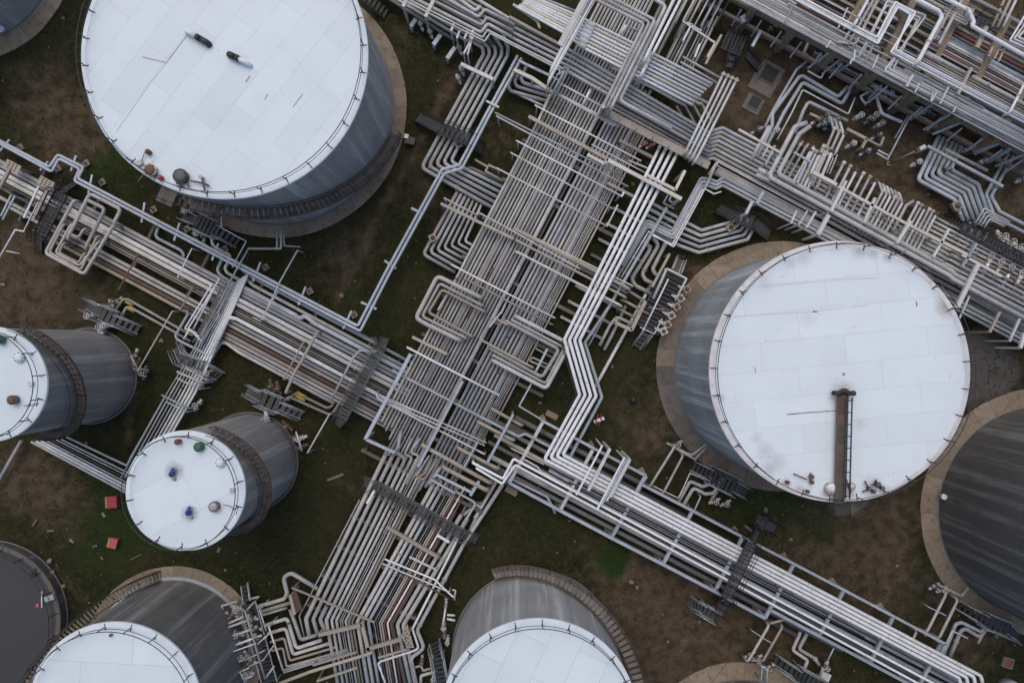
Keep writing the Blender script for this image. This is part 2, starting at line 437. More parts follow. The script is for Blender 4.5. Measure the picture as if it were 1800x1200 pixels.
def bundle(n, A, B, w, z, mats, run, edge, drop="", dz=0.35, bend=1.6, offs=None, word="pipe", name="pipe", cat="pipe", fl=0.25, jit=0.0, fill=False):
    """n parallel lines interpolated between the polylines A and B (same number of points)"""
    out = []
    for i in range(n):
        t = (i / (n - 1) if n > 1 else 0) if offs is None else offs[i]
        nd = []
        for a, b in zip(A, B):
            za = a[2] if len(a) > 2 else z; zb = b[2] if len(b) > 2 else z
            nd.append((a[0] + (b[0]-a[0])*t, a[1] + (b[1]-a[1])*t, za + (zb-za)*t))
        j = random.uniform(-jit, jit)
        if jit: nd[0] = (nd[0][0] - j*0.46*10, nd[0][1] + j*0.88*10, nd[0][2])
        mt = mats[i % len(mats)] if isinstance(mats, (list, tuple)) else mats
        ww = w[i % len(w)] if isinstance(w, (list, tuple)) else w
        cn = {"grey": "grey", "blue": "blue-grey", "twin": "pale blue", "warm": "warm grey", "tan": "tan", "cream": "cream", "white": "white", "bright": "bright white",
              "brown": "brown", "dark": "dark grey", "rust": "rusty", "redbrown": "red-brown", "steel": "galvanised", "steelw": "pale", "black": "black"}[mt]
        if n > 1: lab = f"{ORD[i]} from {edge}, {cn} {word} in {run}"
        else: lab = f"{cn} {word}, {run}, beside {edge}"
        if len(lab.split()) > 16: lab = f"{ORD[i]} from {edge}, {run}"
        if len(lab.split()) > 16: lab = lab.replace(", the ", ", ")
        k = 1 if random.random() < fl else 0
        out.append(pipe(nd, ww, z, mt, lab, run, drop, dz, bend, name, cat, k, fill=fill))
    return out

def beam(p0, p1, w, z, mat, label, legs="", h=None, name="steel_beam", cat="beam", group=None, prof="box", z2=None, legw=None):
    """level beam seen w px wide from p0 to p1; legs 's','e','m' stands it on posts"""
    a, b = W(p0[0], p0[1], z), W(p1[0], p1[1], z if z2 is None else z2)
    wm = m_at(w, z); hh = h or max(0.12, min(wm, 0.3))
    mb = MB()
    if prof == "h": mb.hbeam(a, b, wm, hh)
    elif prof == "tube": mb.tube([a, b], wm/2, 8)
    else: mb.bar(a, b, wm, hh)
    if not legs:
        o = mb.build(name, M[mat], origin=(a.x, a.y, 0)); return tag(o, label, cat, group)
    o = mb.build(name, M[mat], origin=(a.x, a.y, 0)); tag(o, label, cat, group)
    lw = legw or max(0.09, min(wm * 0.8, 0.2))
    q = {"s": 0.02, "e": 0.98, "m": 0.5}
    for k in legs:
        p = a.lerp(b, q[k])
        MB().bar((p.x, p.y, p.z - hh/2 - 0.003), (p.x, p.y, 0.0), lw, lw).build("post", M[mat], o)
    return o

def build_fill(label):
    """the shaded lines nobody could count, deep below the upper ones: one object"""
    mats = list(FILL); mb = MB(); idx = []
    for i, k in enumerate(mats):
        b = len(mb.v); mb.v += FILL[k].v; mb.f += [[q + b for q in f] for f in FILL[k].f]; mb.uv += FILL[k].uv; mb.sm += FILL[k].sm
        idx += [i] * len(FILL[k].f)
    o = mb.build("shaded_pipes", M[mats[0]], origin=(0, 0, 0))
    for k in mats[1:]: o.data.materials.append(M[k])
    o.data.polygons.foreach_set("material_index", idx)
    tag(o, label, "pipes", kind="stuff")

# ------------------------------------------------------------------ walkways, stairs, platforms
_tread = {}
def walkway(label, segs, mat="deck", rmat="black", name="walkway", cat="walkway", group=None, rails=True, post=1.3, open_ends=True):
    """segs: list of (nodes, width px); every node is (x, y, z); sloping legs become stairs, level legs grating panels"""
    first = segs[0][0][0]
    root = empty(name, W(first[0], first[1], 0), label, cat, group)
    for nodes, wpx in segs:
        P = [W(*n) for n in nodes]
        for a, b in zip(P[:-1], P[1:]):
            w = m_at(wpx, max(a.z, b.z))
            d = b - a; flat = Vector((d.x, d.y, 0)); L = flat.length
            if L < 0.05: continue
            t = flat / L; sd_ = Vector((t.y, -t.x, 0))
            rz = math.atan2(t.y, t.x)
            if abs(d.z) > 0.25:                       # stairs
                n = max(3, int(abs(d.z) / 0.24))
                key = (round(w, 2), round(L / n, 2), mat)
                tw = L / n * 0.86
                if key not in _tread:
                    _tread[key] = MB().box((0, 0, 0), (tw, w - 0.06, 0.04)).box((tw/2 - 0.015, 0, -0.001), (0.03, w - 0.05, 0.055)).mesh("tread", Vector((0, 0, 0)), M[mat])
                for k in range(n):
                    c = a.lerp(b, (k + 0.5) / n)
                    inst("tread", _tread[key], c, root, rz if d.z > 0 else rz + math.pi)
                for sgn in (-1, 1):
                    off = sd_ * sgn * w / 2
                    MB().bar(a + off, b + off, 0.05, 0.22).build("stringer", M[rmat], root)
            else:
                n = max(1, int(L / 0.95))
                for k in range(n):
                    p, q = a.lerp(b, k / n), a.lerp(b, (k + 1) / n)
                    p = p + t * 0.015; q = q - t * 0.015
                    mb = MB()
                    nb = 3                            # planks across the walkway
                    for i in range(nb):
                        c0, c1 = p.lerp(q, (i + .1) / nb), p.lerp(q, (i + .82) / nb)
                        mb.bar(c0, c1, w, 0.035)
                    for sg in (-.32, .32): mb.bar(p + sd_*w*sg - Vector((0, 0, .045)), q + sd_*w*sg - Vector((0, 0, .045)), .05, .05)
                    mb.build("grating_panel", M[mat], root)
                for sgn in (-1, 1):
                    off = sd_ * sgn * (w / 2 + 0.03)
                    MB().bar(a + off, b + off, 0.05, 0.16).build("edge_beam", M[rmat], root)
                for p in (a, b):                      # legs under the platform
                    if p.z > 0.5:
                        for sgn in (-1, 1):
                            off = sd_ * sgn * (w / 2 - 0.05)
                            MB().bar((p + off).to_tuple()[:2] + (p.z - 0.09,), (p + off).to_tuple()[:2] + (0,), 0.07, 0.07).build("leg", M[rmat], root)
            if rails:
                for sgn in (-1, 1):
                    off = sd_ * sgn * (w / 2 + 0.06)
                    up = Vector((0, 0, 1.05)); up2 = Vector((0, 0, 0.55))
                    MB().tube([a + off + up, b + off + up], 0.028, 6).tube([a + off + up2, b + off + up2], 0.022, 6).build("handrail", M[rmat], root)
                    m = max(1, int(L / post))
                    for k in range(m + 1):
                        c = a.lerp(b, k / m) + off
                        MB().bar(c + Vector((0, 0, -0.05)), c + up, 0.045, 0.045).build("post", M[rmat], root)
    return root

# ------------------------------------------------------------------ tanks
def clip_plates(cx, cy, R, ang, sw, pl, z0, slope, gap):
    """cut the roof disc into offset rows of plates; returns list of bmesh-like (verts, faces) in world space"""
    res = []
    N = 96
    circle = [Vector((math.cos(2*math.pi*k/N)*R, math.sin(2*math.pi*k/N)*R)) for k in range(N)]
    ca, sa = math.cos(ang), math.sin(ang)
    def clip(poly, axis, val, keep_less):
        out = []
        for i in range(len(poly)):
            p, q = poly[i], poly[(i+1) % len(poly)]
            dp = (p[axis] - val) * (1 if keep_less else -1); dq = (q[axis] - val) * (1 if keep_less else -1)
            if dp <= 0: out.append(p)
            if (dp < 0 < dq) or (dq < 0 < dp):
                t = dp / (dp - dq); out.append(p + (q - p) * t)
        return out
    j = 0; v = -R - 0.3 * sw
    while v < R:
        off = (0.5 if j % 2 else 0.0) * pl + random.uniform(-0.12, 0.12) * pl
        u = -R - pl + off
        while u < R:
            poly = circle
            for ax, val, kl in ((0, u + pl - gap/2, True), (0, u + gap/2, False), (1, v + sw - gap/2, True), (1, v + gap/2, False)):
                poly = clip(poly, ax, val, kl)
                if len(poly) < 3: break
            if len(poly) >= 3:
                bm = bmesh.new()
                f = bm.faces.new([bm.verts.new((p.x, p.y, 0)) for p in poly])
                if f.calc_area() > 0.03:
                    for k in range(int(-R), int(R) + 1, 2):
                        if u < k < u + pl: bmesh.ops.bisect_plane(bm, geom=bm.verts[:] + bm.edges[:] + bm.faces[:], plane_co=(k, 0, 0), plane_no=(1, 0, 0))
                    if v < 0 < v + sw: bmesh.ops.bisect_plane(bm, geom=bm.verts[:] + bm.edges[:] + bm.faces[:], plane_co=(0, 0, 0), plane_no=(0, 1, 0))
                    bm.verts.index_update()
                    vs = []
                    lift = random.uniform(0, 0.004)
                    for vv in bm.verts:
                        rr = math.hypot(vv.co.x, vv.co.y)
                        vs.append(Vector((cx + vv.co.x*ca - vv.co.y*sa, cy + vv.co.x*sa + vv.co.y*ca, z0 + slope*(R - rr) + lift)))
                    fs = [[x.index for x in ff.verts] for ff in bm.faces]
                    res.append((vs, fs))
                bm.free()
            u += pl
        v += sw; j += 1
    return res

def tank(label, rc, rr, h, shell, roof, rim, plate=None, apron=0.0, stair=None, smat="deckb", courses=6, rail=True, hidden_roof=False, apmat="concrete", flange=True):
    """rc, rr: roof centre and radius seen in the photograph; h: height"""
    c = W(rc[0], rc[1], h); R = m_at(rr, h) ; cx, cy = c.x, c.y
    root = empty("storage_tank", (cx, cy, 0), label, "storage tank", "storage tanks standing among the pipes")
    Rw = R - 0.10
    n = 96
    for k in range(courses):                          # ring courses, each lapped a little over the next
        z0, z1 = h * k / courses, h * (k + 1) / courses - (0.0 if k < courses - 1 else 0.05)
        r = Rw + 0.004 * (courses - k)
        mb = MB(); vs = []; 
        ph = 0
        for zz in (z0, z1):
            for i in range(n):
                a = 2*math.pi*i/n; vs.append((cx + math.cos(a)*r, cy + math.sin(a)*r, zz))
        for zz, ri in ((z1, r), (z1 + 0.001, r - 0.012)):
            for i in range(n):
                a = 2*math.pi*i/n; vs.append((cx + math.cos(a)*ri, cy + math.sin(a)*ri, zz))
        fs = []; uvs = []
        for lev in (0, 1):
            for i in range(n):
                i2 = (i+1) % n
                q = lev * 2 * n
                fs.append((q+i, q+i2, q+n+i2, q+n+i))
                u0, u1 = 2*math.pi*r*i/n, 2*math.pi*r*(i+1)/n
                zb, zt = (z0, z1) if lev == 0 else (z1, z1 + .01)
                uvs.append([(u0 + ph, zb), (u1 + ph, zb), (u1 + ph, zt), (u0 + ph, zt)])
        mb.add(vs, fs, uvs, smooth=False)
        for q in range(n): mb.sm[q] = True
        mb.build("shell_course", M[shell], root)
    if flange:                                        # foot ring
        mb = MB(); mb.tube([(cx + math.cos(2*math.pi*i/n)*(R + 0.02), cy + math.sin(2*math.pi*i/n)*(R + 0.02), 0.07) for i in range(n)], 0.09, 6, closed=True)
        mb.build("base_ring", M["dark"], root)
        if flange >= 2:
            mb = MB(); ri, ro = R + .05, R + (.34 if flange == 3 else .17); vs = []
            for rr, zz in ((ri, .19), (ro, .19), (ro, 0.0)):
                for i in range(n): a = 2*math.pi*i/n; vs.append((cx + math.cos(a)*rr, cy + math.sin(a)*rr, zz))
            mb.add(vs, [(n*q+i, n*q+n+i, n*q+n+(i+1) % n, n*q+(i+1) % n) for q in (0, 1) for i in range(n)]).build("foot_plate", M["steel" if flange == 3 else "dark"], root)
    slope = 0.03
    # deck under the plates, then the plates
    mb = MB(); vs = [(cx, cy, h - 0.06 + slope*(R - 0.3))]; fs = []
    for i in range(n):
        a = 2*math.pi*i/n; vs.append((cx + math.cos(a)*(R - 0.02), cy + math.sin(a)*(R - 0.02), h - 0.06))
    for i in range(n): fs.append((0, 1 + i, 1 + (i+1) % n))
    mb.add(vs, fs); mb.build("roof_deck", M["seam" if plate else roof], root)
    if plate:
        ang, sw, pl = plate[:3]; gap = plate[3] if len(plate) > 3 else 0.03
        for vs, fs in clip_plates(cx, cy, R - 0.33, ang, sw, pl, h + 0.006, slope, gap):
            MB().add(vs, fs).build("roof_plate", M[roof], root)
    mb = MB(); prof = [(R - 0.36, h - 0.02), (R - 0.34, h + 0.035), (R + 0.0, h + 0.03), (R + 0.03, h - 0.02), (R + 0.03, h - 0.16), (R - 0.04, h - 0.17)]
    vs = []; fs = []
    for r, z in prof:
        for i in range(n):
            a = 2*math.pi*i/n; vs.append((cx + math.cos(a)*r, cy + math.sin(a)*r, z))
    for q in range(len(prof) - 1):
        for i in range(n):
            i2 = (i+1) % n; fs.append((q*n+i, q*n+i2, (q+1)*n+i2, (q+1)*n+i))
    mb.add(vs, [f[::-1] for f in fs]); mb.build("rim", M[rim], root)
    if rail:
        Rr = R - 0.28
        mb = MB()
        for zz, rad in ((1.05, 0.03), (0.55, 0.022)):
            mb.tube([(cx + math.cos(2*math.pi*i/n)*Rr, cy + math.sin(2*math.pi*i/n)*Rr, h + zz) for i in range(n)], rad, 6, closed=True)
        rl = mb.build("railing", M["black"], root)
        npost = max(14, int(2*math.pi*R / 2.0))
        pm = MB().bar((0, 0, 0.02), (0, 0, 1.08), 0.055, 0.055).box((0.0, 0, 0.03), (0.5, 0.07, 0.02)).mesh("post", Vector((0, 0, 0)), M["black"])
        for i in range(npost):
            a = 2*math.pi*(i + 0.37)/npost
            inst("post", pm, (cx + math.cos(a)*Rr, cy + math.sin(a)*Rr, h), rl, a)
    if stair:
        a0, a1, z0, z1 = stair[:4]; wdt = stair[4] if len(stair) > 4 else 0.85
        a0, a1 = math.radians(a0), math.radians(a1)
        ri, ro = R + 0.12, R + 0.12 + wdt; rm = (ri + ro) / 2
        nt_ = int(abs(z1 - z0) / 0.21)
        so_ = None
        for rad in (ri, ro):
            st = MB()
            pts = [Vector((cx + math.cos(a0 + (a1-a0)*k/60)*rad, cy + math.sin(a0 + (a1-a0)*k/60)*rad, z0 + (z1-z0)*k/60)) for k in range(61)]
            for p, q in zip(pts[:-1], pts[1:]): st.bar(p, q, 0.05, 0.26)
            ob = st.build("stair" if so_ is None else "stringer", M["rust" if smat != "deck" else "black"], root if so_ is None else so_)
            so_ = so_ or ob
        arc = abs(a1 - a0) * rm / nt_
        tm = MB().box((0, 0, 0), (wdt - 0.04, arc * 0.84, 0.045)).mesh("tread", Vector((0, 0, 0)), M[smat])
        for k in range(nt_):
            a = a0 + (a1 - a0) * (k + 0.5) / nt_; z = z0 + (z1 - z0) * (k + 0.5) / nt_
            inst("tread", tm, (cx + math.cos(a)*rm, cy + math.sin(a)*rm, z), so_, a)
        hr = MB()
        for rad, up, tr in ((ro, 1.0, 0.03), (ro, 0.5, 0.022), (ri + 0.06, 1.0, 0.024)):
            hr.tube([Vector((cx + math.cos(a0 + (a1-a0)*k/60)*rad, cy + math.sin(a0 + (a1-a0)*k/60)*rad, z0 + up + (z1-z0)*k/60)) for k in range(61)], tr, 6)
        hr.build("handrail", M["black"], so_)
        npst = max(6, int(abs(a1-a0)*rm / 1.5))
        pmesh = MB().bar((0, 0, -0.12), (0, 0, 1.0), 0.05, 0.05).mesh("post", Vector((0, 0, 0)), M["black"])
        bmesh_ = MB().bar((0, 0, 0), (-(wdt + 0.1), 0, -0.75), 0.06, 0.06).mesh("bracket", Vector((0, 0, 0)), M["rust"])
        for k in range(npst + 1):
            a = a0 + (a1-a0)*k/npst; z = z0 + (z1-z0)*k/npst
            inst("post", pmesh, (cx + math.cos(a)*ro, cy + math.sin(a)*ro, z), so_, a)
            if z > 1.2: inst("bracket", bmesh_, (cx + math.cos(a)*ro, cy + math.sin(a)*ro, z - 0.12), so_, a)
    if apron > 0:
        ap = empty("concrete_apron", (cx, cy, 0), None, None); ap["kind"] = "structure"
        Ra = apron; ns = max(16, int(2*math.pi*Ra / 1.7))
        for k in range(ns):
            b0, b1 = 2*math.pi*(k + 0.006)/ns, 2*math.pi*(k + 0.994)/ns
            o0 = random.uniform(-0.03, 0.03); zt = 0.12 + random.uniform(0, 0.012)
            vs = []
            for zz in (0.0, zt):
                for rad in (R - 0.6, Ra + o0):
                    for i in range(4):
                        a = b0 + (b1-b0)*i/3; vs.append((cx + math.cos(a)*rad, cy + math.sin(a)*rad, zz))
            fs = []
            for i in range(3):
                fs.append((8+i, 12+i, 13+i, 9+i)); fs.append((4+i, 5+i, 13+i, 12+i))
            fs += [(0, 4, 12, 8), (3, 11, 15, 7)]
            MB().add(vs, fs).build("slab", M[apmat if not isinstance(apmat, (list, tuple)) else apmat[min(int(len(apmat)*k/ns), len(apmat)-1)]], ap)
    return root, cx, cy, R, h

def on_roof(x, y, h): 
    p = W(x, y, h + 0.02); return p

def gooseneck(root, p0, p1, h, arm="steelw", cap="black"):
    """roof vent: pipe rises at p0, bows over to p1, black hood hanging at the end"""
    a, b = W(p0[0], p0[1], h + 0.1), W(p1[0], p1[1], h + 0.1)
    d = (b - a).normalized()
    up = Vector((0, 0, 0.5)); a = a.lerp(b, 0.12)
    pts = [a, a + up * 0.6, a + d*0.25 + up, a.lerp(b, 0.5) + up]
    v = MB().tube(fillet(pts, 0.4), 0.17, 12).build("vent", M[arm], root)
    q = a.lerp(b, 0.5) + up
    MB().tube([q, a.lerp(b, 0.66) + up], 0.23, 12).tube(fillet([a.lerp(b, 0.70) + up, b + up, b + Vector((0, 0, 0.05))], .2), 0.22, 12).build("hood", M[cap], v)

def roof_mark(t, pts, w, mat, name="seam"):
    """thin open seam or rust line lying on the shallow cone of a tank roof"""
    root, cx, cy, R, h = t
    mb = MB()
    for (xa, ya), (xb, yb) in zip(pts[:-1], pts[1:]):
        q = []
        for x, y in ((xa, ya), (xb, yb)):
            p = W(x, y, h + .1); r = math.hypot(p.x - cx, p.y - cy)
            q.append(Vector((p.x, p.y, h + 0.02 + 0.03 * (R - r))))
        n = 6
        for k in range(n):
            mb.bar(q[0].lerp(q[1], k/n), q[0].lerp(q[1], (k+1)/n), w * random.uniform(.5, 1.2), 0.012)
    mb.build(name, M[mat], root)

def hatch(root, x, y, h, r, mat, lid=None, hh=0.35, name="hatch"):
    p = W(x, y, h)
    o = MB().lathe((p.x, p.y, h), [(r*0.9, 0), (r*0.9, hh*0.7), (r, hh*0.7), (r, hh)]).build(name, M[mat], root)
    MB().lathe((p.x, p.y, h + hh + 0.002), [(r*0.86, 0), (r*0.8, 0.06), (r*0.3, 0.12)]).build("lid", M[lid or mat], o)
    nb = 8
    bmsh = MB().cyl((0, 0, 0), 0.03, 0.06, 6).mesh("bolt", Vector((0, 0, 0)), M["rust"])
    for k in range(nb):
        a = 2*math.pi*k/nb
        inst("bolt", bmsh, (p.x + math.cos(a)*r*0.93, p.y + math.sin(a)*r*0.93, h + hh), o)
    return o

# ------------------------------------------------------------------ valves and small plant
_valve = None
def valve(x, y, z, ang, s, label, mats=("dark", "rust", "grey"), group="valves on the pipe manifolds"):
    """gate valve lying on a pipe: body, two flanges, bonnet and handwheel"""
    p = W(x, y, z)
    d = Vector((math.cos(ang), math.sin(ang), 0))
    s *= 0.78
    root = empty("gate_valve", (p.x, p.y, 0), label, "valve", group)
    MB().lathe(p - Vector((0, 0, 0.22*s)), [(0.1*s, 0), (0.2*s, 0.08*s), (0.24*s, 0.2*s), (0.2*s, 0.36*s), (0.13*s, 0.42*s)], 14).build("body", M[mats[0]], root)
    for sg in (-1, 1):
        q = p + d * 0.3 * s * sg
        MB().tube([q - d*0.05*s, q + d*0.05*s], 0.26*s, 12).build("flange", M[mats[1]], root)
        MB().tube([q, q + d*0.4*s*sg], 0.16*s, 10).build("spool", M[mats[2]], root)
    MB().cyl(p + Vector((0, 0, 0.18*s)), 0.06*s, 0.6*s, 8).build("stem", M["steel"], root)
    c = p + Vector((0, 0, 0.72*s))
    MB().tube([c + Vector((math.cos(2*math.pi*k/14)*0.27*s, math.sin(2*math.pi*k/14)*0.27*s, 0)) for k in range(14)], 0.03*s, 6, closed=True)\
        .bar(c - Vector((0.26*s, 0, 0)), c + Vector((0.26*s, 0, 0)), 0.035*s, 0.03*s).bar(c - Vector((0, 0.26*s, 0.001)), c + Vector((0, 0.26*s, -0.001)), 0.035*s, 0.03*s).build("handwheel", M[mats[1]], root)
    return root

def actuator(x, y, z, s, label, rot=0.5, mat="tan"):
    p = W(x, y, z)
    root = empty("motor_actuator", (p.x, p.y, 0), label, "actuator", "motor actuators on the valves")
    MB().box(p, (0.62*s, 0.62*s, 0.3*s), rot).build("housing", M[mat], root)
    MB().lathe(p + Vector((0, 0, 0.152*s)), [(0.2*s, 0), (0.2*s, 0.1*s), (0.11*s, 0.12*s), (0.11*s, 0.2*s)], 14).build("cap", M["rust"], root)
    MB().bar((p.x, p.y, p.z - 0.152*s), (p.x, p.y, 0), 0.12, 0.12).build("pedestal", M["dark"], root)
    return root

def pad_support(x, y, z, tx, ty, label, group="concrete pads and posts carrying the twin pipes"):
    """square concrete footing with a steel post that carries a short arm under the twin pipes"""
    p = W(x, y, 0)
    root = empty("pipe_support", p, label, "pipe support", group)
    MB().box((p.x, p.y, 0.09), (0.55, 0.55, 0.18), 0.5).build("footing", M["concrete"], root)
    MB().box((p.x, p.y, 0.186), (0.3, 0.3, 0.012), 0.5).build("base_plate", M["dark"], root)
    MB().hbeam((p.x, p.y, 0.19), (p.x, p.y, z - 0.06), 0.14, 0.14).build("post", M["steel"], root)
    q = W(tx, ty, z)
    d = Vector((q.x - p.x, q.y - p.y, 0)); d.normalize()
    a = Vector((p.x, p.y, z)) - d * 0.3
    MB().hbeam(a, Vector((q.x, q.y, z)) + d * 0.3, 0.16, 0.12).build("arm", M["steel"], root)
    return root

def crate_like_box(name, x, y, z, size, rot, mat, label, cat, lid=None, group=None, trim=None):
    p = W(x, y, z)
    root = empty(name, (p.x, p.y, z), label, cat, group)
    sx, sy, sz = size
    MB().box((p.x, p.y, z + sz/2), size, rot).build("body", M[mat], root)
    MB().box((p.x, p.y, z + sz + 0.023), (sx + 0.06, sy + 0.06, 0.04), rot).build("lid", M[lid or mat], root)
    if trim:
        R_ = Matrix.Rotation(rot, 3, 'Z')
        MB().box(Vector((p.x, p.y, z + sz + 0.05)) + R_ @ Vector((-sx/2 + 0.08, 0, 0)), (0.14, sy, 0.012), rot).build("stripe", M[trim], root)
    return root
# ------------------------------------------------------------------ ground
def hash2(i, j):
    n = math.sin(i * 127.1 + j * 311.7) * 43758.5453
    return n - math.floor(n)
def vnoise(x, y):
    i, j = math.floor(x), math.floor(y); f, g = x - i, y - j
    f, g = f*f*(3-2*f), g*g*(3-2*g)
    a, b, c, d = hash2(i, j), hash2(i+1, j), hash2(i, j+1), hash2(i+1, j+1)
    return a + (b-a)*f + (c-a)*g + (a-b-c+d)*f*g
def fbm(x, y):
    return 0.55*vnoise(x, y) + 0.28*vnoise(2.1*x+5, 2.1*y+3) + 0.17*vnoise(4.3*x+1, 4.3*y+9)

EARTH = [(60, 510, 110, .8), (40, 470, 70, .5), (120, 230, 90, .8), (60, 150, 60, .4), (95, 860, 70, .7), (20, 830, 50, 1.0), (600, 450, 70, .55), (760, 330, 60, .4), (1150, 750, 75, .75),
         (1170, 1100, 150, .9), (1130, 1170, 120, .6), (1440, 960, 110, .6), (1530, 900, 90, .6), (1330, 180, 110, .9), (1270, 120, 60, .7), (1560, 270, 160, .8), (1480, 300, 120, .7), (1770, 340, 90, .9), (1720, 660, 60, .5),
         (880, 240, 45, .55), (790, 150, 40, .35), (1010, 250, 60, .3), (1550, 1050, 70, .4), (1700, 1130, 80, .6), (1400, 1140, 90, .4), (1240, 480, 40, .5), (700, 60, 50, .3), (430, 1010, 40, .1), (640, 290, 30, .3), (1540, 940, 60, .5), (340, 700, 30, .4), (1700, 20, 140, 1.2), (1550, 60, 150, 1.2)]
GREENS = [(1082, 990, 36, 1.5), (180, 950, 110, .45), (250, 900, 80, .3), (560, 960, 120, .2), (720, 430, 60, .35), (1450, 880, 60, .4), (1350, 880, 70, .3), (870, 270, 40, .2), (60, 110, 60, .4), (190, 270, 60, .35),
          (1430, 950, 40, .3), (1280, 350, 40, .3), (960, 900, 60, .35), (1120, 640, 50, .3), (300, 700, 60, .3), (1220, 470, 50, .2), (1060, 470, 20, .8), (840, 435, 14, .8), (1300, 880, 70, .3), (1420, 900, 70, .5), (1500, 1020, 60, .4), (1290, 950, 50, .4), (760, 60, 60, .3), (640, 560, 60, .35), (200, 300, 40, .4), (230, 500, 50, .3), (1550, 1000, 40, .3), (1240, 1080, 40, .3)]
GRAVEL = [(1690, 650, 60, .9), (1600, 900, 30, .35), (1740, 630, 50, .8), (600, 430, 40, .4), (1650, 1030, 50, .5)]
TRACKS = [((800, 130), (765, 200), .8), ((745, 240), (690, 335), .6), ((690, 330), (590, 530), .8), ((235, 690), (225, 780), .6), ((585, 838), (640, 870), .5), ((1480, 960), (1600, 1000), .4), ((100, 1000), (150, 1060), .5), ((1230, 480), (1225, 520), .6)]
def ground():
    x0, x1, y0, y1, st = -56.0, 56.0, -40.0, 40.0, 0.4
    nx, ny = int((x1-x0)/st), int((y1-y0)/st)
    vs = []; cols = []
    for j in range(ny + 1):
        for i in range(nx + 1):
            X, Y = x0 + i*st, y0 + j*st
            px, py = X*20 + 900, 600 - Y*20
            wob = (fbm(X*0.35, Y*0.35) - 0.5) * 90
            def field(lst):
                s = 0
                for a, b, r, k in lst:
                    d2 = ((px + wob - a)**2 + (py + wob*0.7 - b)**2) / (r*r)
                    if d2 < 5: s += k * math.exp(-d2)
                return min(s, 1.2)
            vs.append((X, Y, (fbm(X*0.6+30, Y*0.6) - 0.5) * 0.07 - 0.035))
            trk = 0
            for (ax, ay), (bx, by), k in TRACKS:
                dx, dy = bx - ax, by - ay; t = max(0, min(1, ((px-ax)*dx + (py-ay)*dy)/(dx*dx + dy*dy)))
                d2 = ((px - ax - dx*t)**2 + (py - ay - dy*t)**2)
                if d2 < 400: trk = max(trk, k*math.exp(-d2/50))
            cols.append((trk + field(EARTH), field(GREENS), field(GRAVEL), 1.0))
    fs = [(j*(nx+1)+i, j*(nx+1)+i+1, (j+1)*(nx+1)+i+1, (j+1)*(nx+1)+i) for j in range(ny) for i in range(nx)]
    # a wide skirt carries the ground far beyond the frame
    b = len(vs)
    far = 900.0
    vs += [(-far, -far, -0.05), (far, -far, -0.05), (far, far, -0.05), (-far, far, -0.05)]
    cor = [0, nx, (ny)*(nx+1)+nx, ny*(nx+1)]
    cols += [(0.3, 0.2, 0.1, 1)] * 4
    fs += [(b, b+1, cor[1], cor[0]), (b+1, b+2, cor[2], cor[1]), (b+2, b+3, cor[3], cor[2]), (b+3, b, cor[0], cor[3])]
    me = bpy.data.meshes.new("ground"); me.from_pydata(vs, [], fs)
    at = me.color_attributes.new("soil", 'FLOAT_COLOR', 'POINT')
    at.data.foreach_set("color", [c for q in cols for c in q])
    me.polygons.foreach_set("use_smooth", [True] * len(fs))
    m, nt, N, L, B = mat_base("grass_and_earth")
    geo = N.new("ShaderNodeNewGeometry"); pos = geo.outputs["Position"]
    va = N.new("ShaderNodeVertexColor"); va.layer_name = "soil"
    sp = N.new("ShaderNodeSeparateColor"); L.new(va.outputs[0], sp.inputs[0])
    big = noise(N, L, pos, 0.16, 7, 0.62)
    mid = noise(N, L, pos, 0.9, 8, 0.68)
    fine = noise(N, L, pos, 6.0, 6, 0.75)
    vfine = noise(N, L, pos, 22.0, 3, 0.7)
    grass = mixc(N, L, ramp(N, L, mid, 0.35, 0.68), (0.0105, 0.0135, 0.0042), (0.032, 0.033, 0.0115))
    grass = mixc(N, L, ramp(N, L, big, 0.42, 0.62), grass, (0.034, 0.0325, 0.0135))
    lush = mixc(N, L, ramp(N, L, fine, 0.35, 0.7), (0.012, 0.025, 0.005), (0.031, 0.060, 0.013))
    m2 = noise(N, L, pos, 2.6, 7, 0.75)
    grass = mixc(N, L, ramp(N, L, m2, 0.50, 0.68, 0, 0.65), grass, (0.060, 0.050, 0.024))
    grass = mixc(N, L, ramp(N, L, m2, 0.46, 0.34, 0, 0.7), grass, (0.012, 0.021, 0.0055))
    earth = mixc(N, L, ramp(N, L, mid, 0.35, 0.68), (0.043, 0.032, 0.019), (0.125, 0.092, 0.06))
    def add(a, b, k):
        t = N.new("ShaderNodeMath"); t.operation = 'MULTIPLY_ADD'; t.inputs[1].default_value = k
        L.new(b, t.inputs[0]); L.new(a, t.inputs[2]); return t.outputs[0]
    e = add(sp.outputs[0], mid, 0.9); e = add(e, fine, 0.5)
    c = mixc(N, L, ramp(N, L, add(sp.outputs[1], fine, 0.5), 0.45, 0.95), grass, lush)
    c = mixc(N, L, ramp(N, L, e, 0.82, 1.45), c, earth)
    c = mixc(N, L, ramp(N, L, add(sp.outputs[1], fine, 0.5), 0.85, 1.35), c, lush)
    c = mixc(N, L, ramp(N, L, m2, 0.56, 0.70, 0, 0.35), c, (0.085, 0.068, 0.042))
    gr = mixc(N, L, ramp(N, L, vfine, 0.35, 0.65), (0.045, 0.043, 0.04), (0.13, 0.122, 0.115))
    c = mixc(N, L, ramp(N, L, add(sp.outputs[2], mid, 0.6), 0.6, 1.05), c, gr)
    c = mixc(N, L, ramp(N, L, fine, 0.56, 0.72, 0, 0.75), c, (0.007, 0.008, 0.004))
    c = mixc(N, L, ramp(N, L, vfine, 0.60, 0.72, 0, 0.55), c, (0.065, 0.056, 0.036))
    c = mixc(N, L, ramp(N, L, vfine, 0.40, 0.28, 0, 0.6), c, (0.006, 0.006, 0.004))
